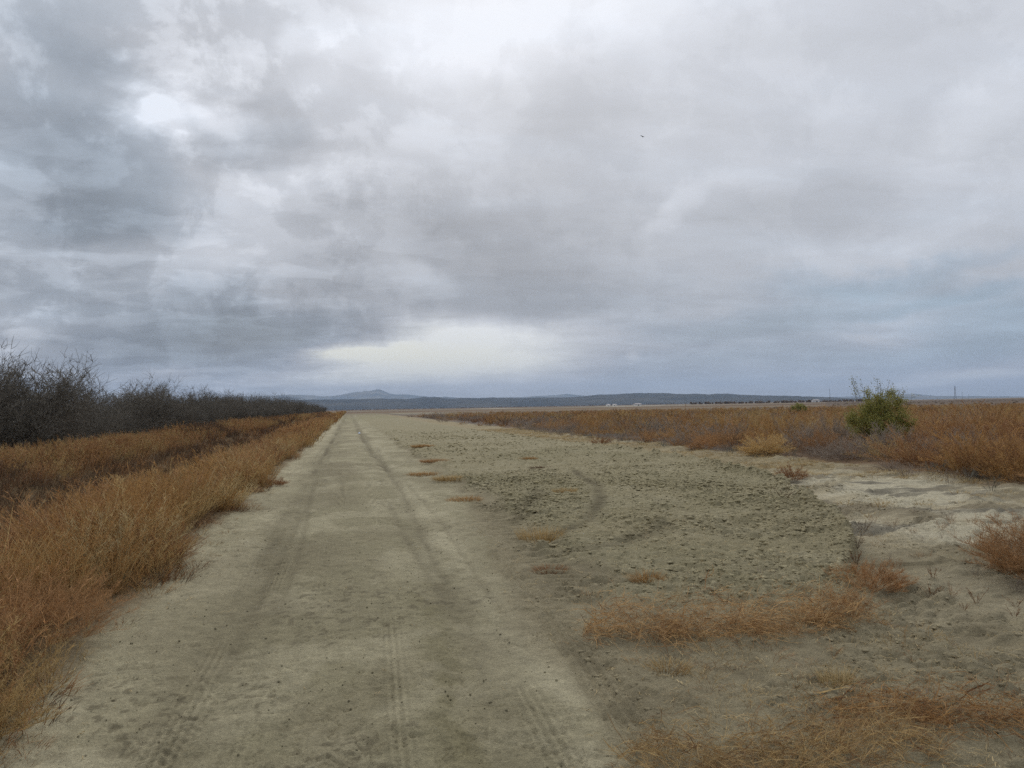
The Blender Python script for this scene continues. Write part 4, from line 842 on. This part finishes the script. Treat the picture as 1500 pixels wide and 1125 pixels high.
# ------------------------------------------------------------------ bare trees beyond the ditch
class Tube:
    def __init__(s): s.v = []; s.f = []; s.t = []
    def add(s, a, b, ra, rb, t, n=3):
        d = unit(b-a); u = unit(np.cross(d, [0.31, .77, .55])); w = np.cross(d, u); k0 = len(s.v)
        for p, r in ((a, ra), (b, rb)):
            for i in range(n):
                an = 2*math.pi*i/n; s.v.append(p+u*math.cos(an)*r+w*math.sin(an)*r); s.t.append(t)
        for i in range(n):
            j = (i+1) % n; s.f += [(k0+i, k0+j, k0+n+j), (k0+i, k0+n+j, k0+n+i)]
    def arr(s): return np.array(s.v), np.array(s.f), np.array(s.t)
def bare_tree(seed, H, spire=False):
    g = np.random.default_rng(seed); tr = Tube(); cr = Tube()
    def grow(p, d, L_, r, lev):
        segs = 3 if lev < 3 else 2; tgt = tr if lev == 0 or (lev == 1) else cr
        for k in range(segs):
            d = unit(d+g.normal(0, .13+.04*lev, 3)+np.array([0, 0, .05])); q = p+d*L_/segs; r2 = r*(.86 if lev < 4 else .7)
            tgt.add(p, q, r, r2, g.uniform(0, 1), 5 if lev == 0 else 3)
            p, r = q, r2
            if lev >= 1 and lev < 5:
                for _ in range(2 if lev > 1 else 1):
                    if g.uniform() < .66:
                        dd = unit(d*.45+unit(g.normal(0, 1, 3))*.9+np.array([0, 0, .12])); grow(p, dd, L_*g.uniform(.42, .68), max(r*.5, .011), lev+(1 if g.uniform() < .75 else 2))
        if lev < 5:
            for _ in range(2 if lev else 4):
                sp = .75 if lev == 0 else .55
                dd = unit(d+unit(g.normal(0, 1, 3)*np.array([1, 1, .5]))*sp); grow(p, dd, L_*(g.uniform(.68, .9) if lev else g.uniform(1.5, 2.1)), max(r*.66, .011), lev+1)
    n_tr = g.integers(1, 4)
    for i in range(n_tr):
        a = g.uniform(0, 6.28); grow(np.array([math.cos(a), math.sin(a), 0])*.04*(n_tr > 1), unit(np.array([math.cos(a)*.35, math.sin(a)*.35, 1])), H*.17, .11/n_tr**.4, 0)
    # suckers from the base keep the lower half dense
    for i in range(26):
        a = g.uniform(0, 6.28); q = g.uniform(.2, 1.3); grow(np.array([math.cos(a), math.sin(a), 0])*q, unit(np.array([math.cos(a)*.3, math.sin(a)*.3, 1])+g.normal(0, .2, 3)), H*g.uniform(.20, .36), .014, 3)
    V, F, T_ = cr.arr(); top = np.percentile(V[:, 2], 99.7); k = H/top
    if spire: pass
    tv, tf, tt = tr.arr()
    return (tv*k, tf, tt), (V*k, F, T_)
BK = (np.array([.10, .088, .072]), np.array([.225, .203, .165]))
protos = []
tree_h = [5.0, 4.6, 4.9, 4.3, 5.3, 4.4]
g_t = np.random.default_rng(77)
for i, h in enumerate(tree_h):
    (tv, tf, tt), (cv, cf, ct) = bare_tree(500+i, h)
    root = empty('bare_tree', (0, 0, 0)); a = poly_mesh('trunk', tv, tf, BARK, parent=root, col=colour(tt, BK)); b = poly_mesh('crown', cv, cf, BARK, parent=root, col=colour(ct, BK))
    protos.append([root, a, b, False]); print('tree', i, len(cf))
uniq = {0: 'bare grey tree at the extreme left edge of the row', 3: 'tallest bare tree with a narrow twiggy spire at the left', 5: 'bare tree with spreading open limbs right of the tall spire'}
def add_tree(k, x, y, s, label, group, rz):
    root, a, b, used = protos[k]
    if used:
        r = root.copy(); sc.collection.objects.link(r)
        for ch in (a, b):
            c = ch.copy(); c.parent = r; sc.collection.objects.link(c)
    else:
        r = root; protos[k][3] = True
    r.location = (x, y, gz(x, y)-.05); r.scale = s; r.rotation_euler = (0, 0, rz); tag(r, label, 'tree', group); return r
rows = [(-16.6, 32, 520, 3.7), (-20.5, 40, 300, 4.6), (-24.5, 48, 210, 5.6)]
spots = []
for ri, (x0, ya, yb, sp) in enumerate(rows):
    y = ya; i = 0
    while y < yb:
        spots.append((ri, i, x0+g_t.uniform(-.9, .9), y)); y += sp*g_t.uniform(.8, 1.2)*(1+.004*max(0, y-120)); i += 1
print('trees', len(spots))
for ri, i, x, y in spots:
    s = g_t.choice([.62, .74, .84, .92, 1.0])*g_t.uniform(.93, 1.07)*(1+.08*math.sin(y*.11+ri)); grp = 'bare trees beyond the ditch'
    lab = 'bare grey tree in the front row beyond the ditch, half way along' if ri == 0 else 'bare grey tree behind the front row beyond the ditch'
    if ri == 0 and y > 150: lab = 'small bare grey tree in the far end of the row beyond the ditch'
    if ri == 0 and y < 75: lab = 'bare grey tree in the near part of the row beyond the ditch'
    add_tree(int(g_t.integers(0, 6)), x, y, (s*1.1, s*1.1, s), lab, grp, g_t.uniform(0, 6.28))
add_tree(4, -18.6, 44.0, (.8, .8, 1.05), 'tallest bare tree, its narrow twiggy top standing above the row at the left', 'bare trees beyond the ditch', 1.0)
add_tree(0, -17.6, 39.2, (1, 1, 1.0), 'bare tree with spreading open limbs left of the tallest tree', 'bare trees beyond the ditch', 2.0)
add_tree(2, -17.9, 51.0, (1.1, 1.1, 1.02), 'bare tree with wide open limbs right of the tallest tree', 'bare trees beyond the ditch', 3.0)

# ------------------------------------------------------------------ far things
def box(V, F, x0, x1, y0, y1, z0, z1):
    n = len(V); V += [(x0, y0, z0), (x1, y0, z0), (x1, y1, z0), (x0, y1, z0), (x0, y0, z1), (x1, y0, z1), (x1, y1, z1), (x0, y1, z1)]
    F += [(n, n+3, n+2, n+1), (n+4, n+5, n+6, n+7), (n, n+1, n+5, n+4), (n+1, n+2, n+6, n+5), (n+2, n+3, n+7, n+6), (n+3, n, n+4, n+7)]
def at_az(az, r): return r*math.sin(math.radians(az)), r*math.cos(math.radians(az))
def barn(label, az, r, W, D, Hh, RH, rz):
    x, y = at_az(az, r); z = gz(x, y); root = empty('barn', (x, y, z), rz); tag(root, label, 'building', 'pale farm buildings on the plain')
    V = []; F = []; box(V, F, -W/2, W/2, -D/2, D/2, -.5, Hh); poly_mesh('wall', V, F, PAINT, parent=root, nside=4)
    e = .5; V = [(-W/2-e, -D/2-e, Hh-.1), (W/2+e, -D/2-e, Hh-.1), (W/2+e, 0, RH), (-W/2-e, 0, RH), (W/2+e, D/2+e, Hh-.1), (-W/2-e, D/2+e, Hh-.1)]
    V += [(a, b, c+.25) for a, b, c in V]; F = [(0, 1, 2, 3), (3, 2, 4, 5), (6, 9, 8, 7), (9, 11, 10, 8), (0, 6, 7, 1), (5, 4, 10, 11), (0, 3, 9, 6), (3, 5, 11, 9), (1, 7, 8, 2), (2, 8, 10, 4)]
    poly_mesh('roof', V, F, ROOFM, parent=root, nside=4)
    V = []; F = []; box(V, F, -W*.12, W*.12, -D/2-.15, -D/2-.02, 0, Hh*.7); poly_mesh('door', V, F, DARKW, parent=root, nside=4)
barn('long white barn with pale roof below the low hills', 20.5, 1250, 11, 7, 2.6, 3.6, .25)
barn('small white shed left of the long barn', 18.45, 1150, 5, 4, 2.0, 2.8, .2)
barn('small white shed nearer the long barn', 18.9, 1170, 5, 4, 2.0, 2.9, -.1)
barn('pale building in front of the right tree line', 32.4, 1500, 12, 7, 3.5, 4.6, .1)
def lattice(label, az, r, H, W):
    x, y = at_az(az, r); root = empty('transmission_tower', (x, y, gz(x, y)), .5); tag(root, label, 'pylon', 'masts on the horizon')
    T = Tube(); lv = [0, .18, .36, .54, .72, .86, 1.0]; wd = [1, .78, .58, .42, .3, .24, .12]
    for k in range(6):
        for (sx, sy) in ((1, 1), (1, -1), (-1, -1), (-1, 1)):
            a = np.array([sx*W*wd[k], sy*W*wd[k], lv[k]*H]); b = np.array([sx*W*wd[k+1], sy*W*wd[k+1], lv[k+1]*H]); T.add(a, b, .22, .2, .5)
            nx, ny = -sy, sx; c = np.array([nx*W*wd[k+1], ny*W*wd[k+1], lv[k+1]*H]); T.add(a, c, .12, .12, .5)
    v, f, t = T.arr(); poly_mesh('lattice_mast', v, f, DARKM, parent=root)
    for hh in (.72, .86, .97):
        T = Tube(); T.add(np.array([-W*1.6, 0, hh*H]), np.array([W*1.6, 0, hh*H]), .2, .2, .5); v, f, t = T.arr(); poly_mesh('crossarm', v, f, DARKM, parent=root)
lattice('thin lattice mast on the horizon at the right', 40.62, 2300, 34, 2.6)
def pole(label, az, r, H):
    x, y = at_az(az, r); root = empty('utility_pole', (x, y, gz(x, y))); tag(root, label, 'utility pole', 'masts on the horizon')
    T = Tube(); T.add(np.zeros(3), np.array([0, 0, H]), .28, .18, .5, 6); v, f, t = T.arr(); poly_mesh('pole', v, f, DARKM, parent=root)
    T = Tube(); T.add(np.array([-1.3, 0, H-.8]), np.array([1.3, 0, H-.8]), .12, .12, .5, 4); v, f, t = T.arr(); poly_mesh('crossarm', v, f, DARKM, parent=root)
pole('dark pole left of the green bush on the horizon', 33.3, 1300, 20)
pole('faint pole right of the lattice mast', 41.0, 1900, 15)
pole('small pole between lattice mast and green bush', 41.35, 2300, 14)
# windbreak trees on the plain: far dark mass that reads as one
def far_wood(label, az0, az1, r0, r1, n, h, seed):
    g = np.random.default_rng(seed); az = np.radians(g.uniform(az0, az1, n)); r = g.uniform(r0, r1, n)
    x, y = r*np.sin(az), r*np.cos(az); tp = [leafball(i) for i in range(3)]
    scatter('far_wood', tp, x, y, h*g.uniform(.6, 1.2, n), np.full(n, 8), g, label=label, mat=LEAF, sink=.5)
PAL = np.concatenate([PAL, [[np.array([.14, .10, .07]), np.array([.26, .19, .13])]]])
def leafball(seed):
    g = np.random.default_rng(seed); T = Tpl()
    for k in range(90):
        p = unit(g.normal(0, 1, 3))*g.uniform(.1, .5)**.5*np.array([.6, .6, .5])+np.array([0, 0, .55]); d = unit(g.normal(0, 1, 3)); s = unit(np.cross(d, g.normal(0, 1, 3)))
        T.tri(p-s*.12, p+s*.12, p+d*.35, g.uniform(), g.uniform())
    return T.arr()
far_wood('dark windbreak trees below the right end of the hills', 24.2, 36, 1550, 1750, 170, 5, 3)
far_wood('thin dark line of trees at the foot of the hills', -8, 24, 3600, 4200, 500, 4.5, 4)
far_wood('dark scrub along the right horizon', 33.5, 52, 260, 900, 500, .8, 5)

# ------------------------------------------------------------------ puddle in the right wheel rut
def puddle():
    n = 28; V = [(0, 0, 0)]; g = np.random.default_rng(9)
    for i in range(n):
        a = 2*math.pi*i/n; V.append((math.cos(a)*.20*g.uniform(.8, 1.15), math.sin(a)*2.6*g.uniform(.85, 1.1), 0))
    F = [(0, 1+i, 1+(i+1) % n) for i in range(n)]
    m = bpy.data.materials.new('muddy_water'); m.use_nodes = True; b = m.node_tree.nodes['Principled BSDF']
    nz = m.node_tree.nodes.new('ShaderNodeTexNoise'); nz.inputs['Scale'].default_value = 6; bp = m.node_tree.nodes.new('ShaderNodeBump'); bp.inputs['Strength'].default_value = .05
    m.node_tree.links.new(nz.outputs['Fac'], bp.inputs['Height']); m.node_tree.links.new(bp.outputs[0], b.inputs['Normal'])
    b.inputs['Base Color'].default_value = (.2, .18, .13, 1); b.inputs['Roughness'].default_value = .04
    o = poly_mesh('puddle', V, F, m, loc=(.78, 62.5, gz(.78, 62.5)+.03)); tag(o, 'small bright puddle in the right wheel rut', kind='structure')
puddle()

# ------------------------------------------------------------------ bird
def bird():
    az, el, D = 21.29, 18.45, 70.0; a, e = math.radians(az), math.radians(el)
    root = empty('bird', (D*math.sin(a)*math.cos(e), D*math.cos(a)*math.cos(e), CAM_H+D*math.sin(e)), .6); root.rotation_euler = (.5, .3, .6); tag(root, 'small dark bird in flight high in the cloudy sky', 'bird')
    g = 12; V = []; F = []; xs = np.linspace(-.14, .14, 9); rr = [.004, .022, .034, .038, .034, .026, .022, .018, .003]
    for x, r in zip(xs, rr):
        for k in range(g): V.append((x, r*math.cos(2*math.pi*k/g), r*.9*math.sin(2*math.pi*k/g)))
    for i in range(8):
        for k in range(g): F.append((i*g+k, i*g+(k+1) % g, (i+1)*g+(k+1) % g, (i+1)*g+k))
    poly_mesh('body', V, F, FEATHER, parent=root, nside=4, smooth=True)
    for s in (1, -1):
        P = [(.05, 0, .01), (.06, .12, .05), (.02, .25, .03), (-.03, .3, .01), (-.02, .2, .02), (-.05, .1, .02), (-.05, 0, .01)]
        V = [(x, y*s, z+dz) for dz in (0, .006) for x, y, z in P]; n = 7
        F = [(0, i, i+1) for i in range(1, 6)]+[(7, 8+i, 7+i) for i in range(1, 6)]+[q for i in range(n) for q in ((i, (i+1) % n, 7+(i+1) % n), (i, 7+(i+1) % n, 7+i))]
        poly_mesh('wing', V, F, FEATHER, parent=root)
    V = [(-.12, .012, 0), (-.12, -.012, 0), (-.22, -.04, 0), (-.2, 0, 0), (-.22, .04, 0), (-.12, .012, .006), (-.12, -.012, .006), (-.22, -.04, .006), (-.2, 0, .006), (-.22, .04, .006)]
    F = [(0, 1, 2), (0, 2, 3), (0, 3, 4), (5, 7, 6), (5, 8, 7), (5, 9, 8)]; poly_mesh('tail', V, F, FEATHER, parent=root)
bird()

# ------------------------------------------------------------------ haze: far hills fade to blue
def haze():
    V = []; F = []; box(V, F, -33000, 33000, -3000, 33000, -12, 900)
    m = bpy.data.materials.new('haze'); m.use_nodes = True; N = m.node_tree.nodes; L = m.node_tree.links
    N.remove(N['Principled BSDF']); v = N.new('ShaderNodeVolumePrincipled'); v.inputs['Color'].default_value = (.54, .70, .95, 1)
    v.inputs['Density'].default_value = 4.6e-5; v.inputs['Anisotropy'].default_value = .2; L.new(v.outputs[0], N['Material Output'].inputs['Volume'])
    o = poly_mesh('haze', V, F, m, nside=4); tag(o, 'thin blue haze over the plain', kind='stuff')
haze()
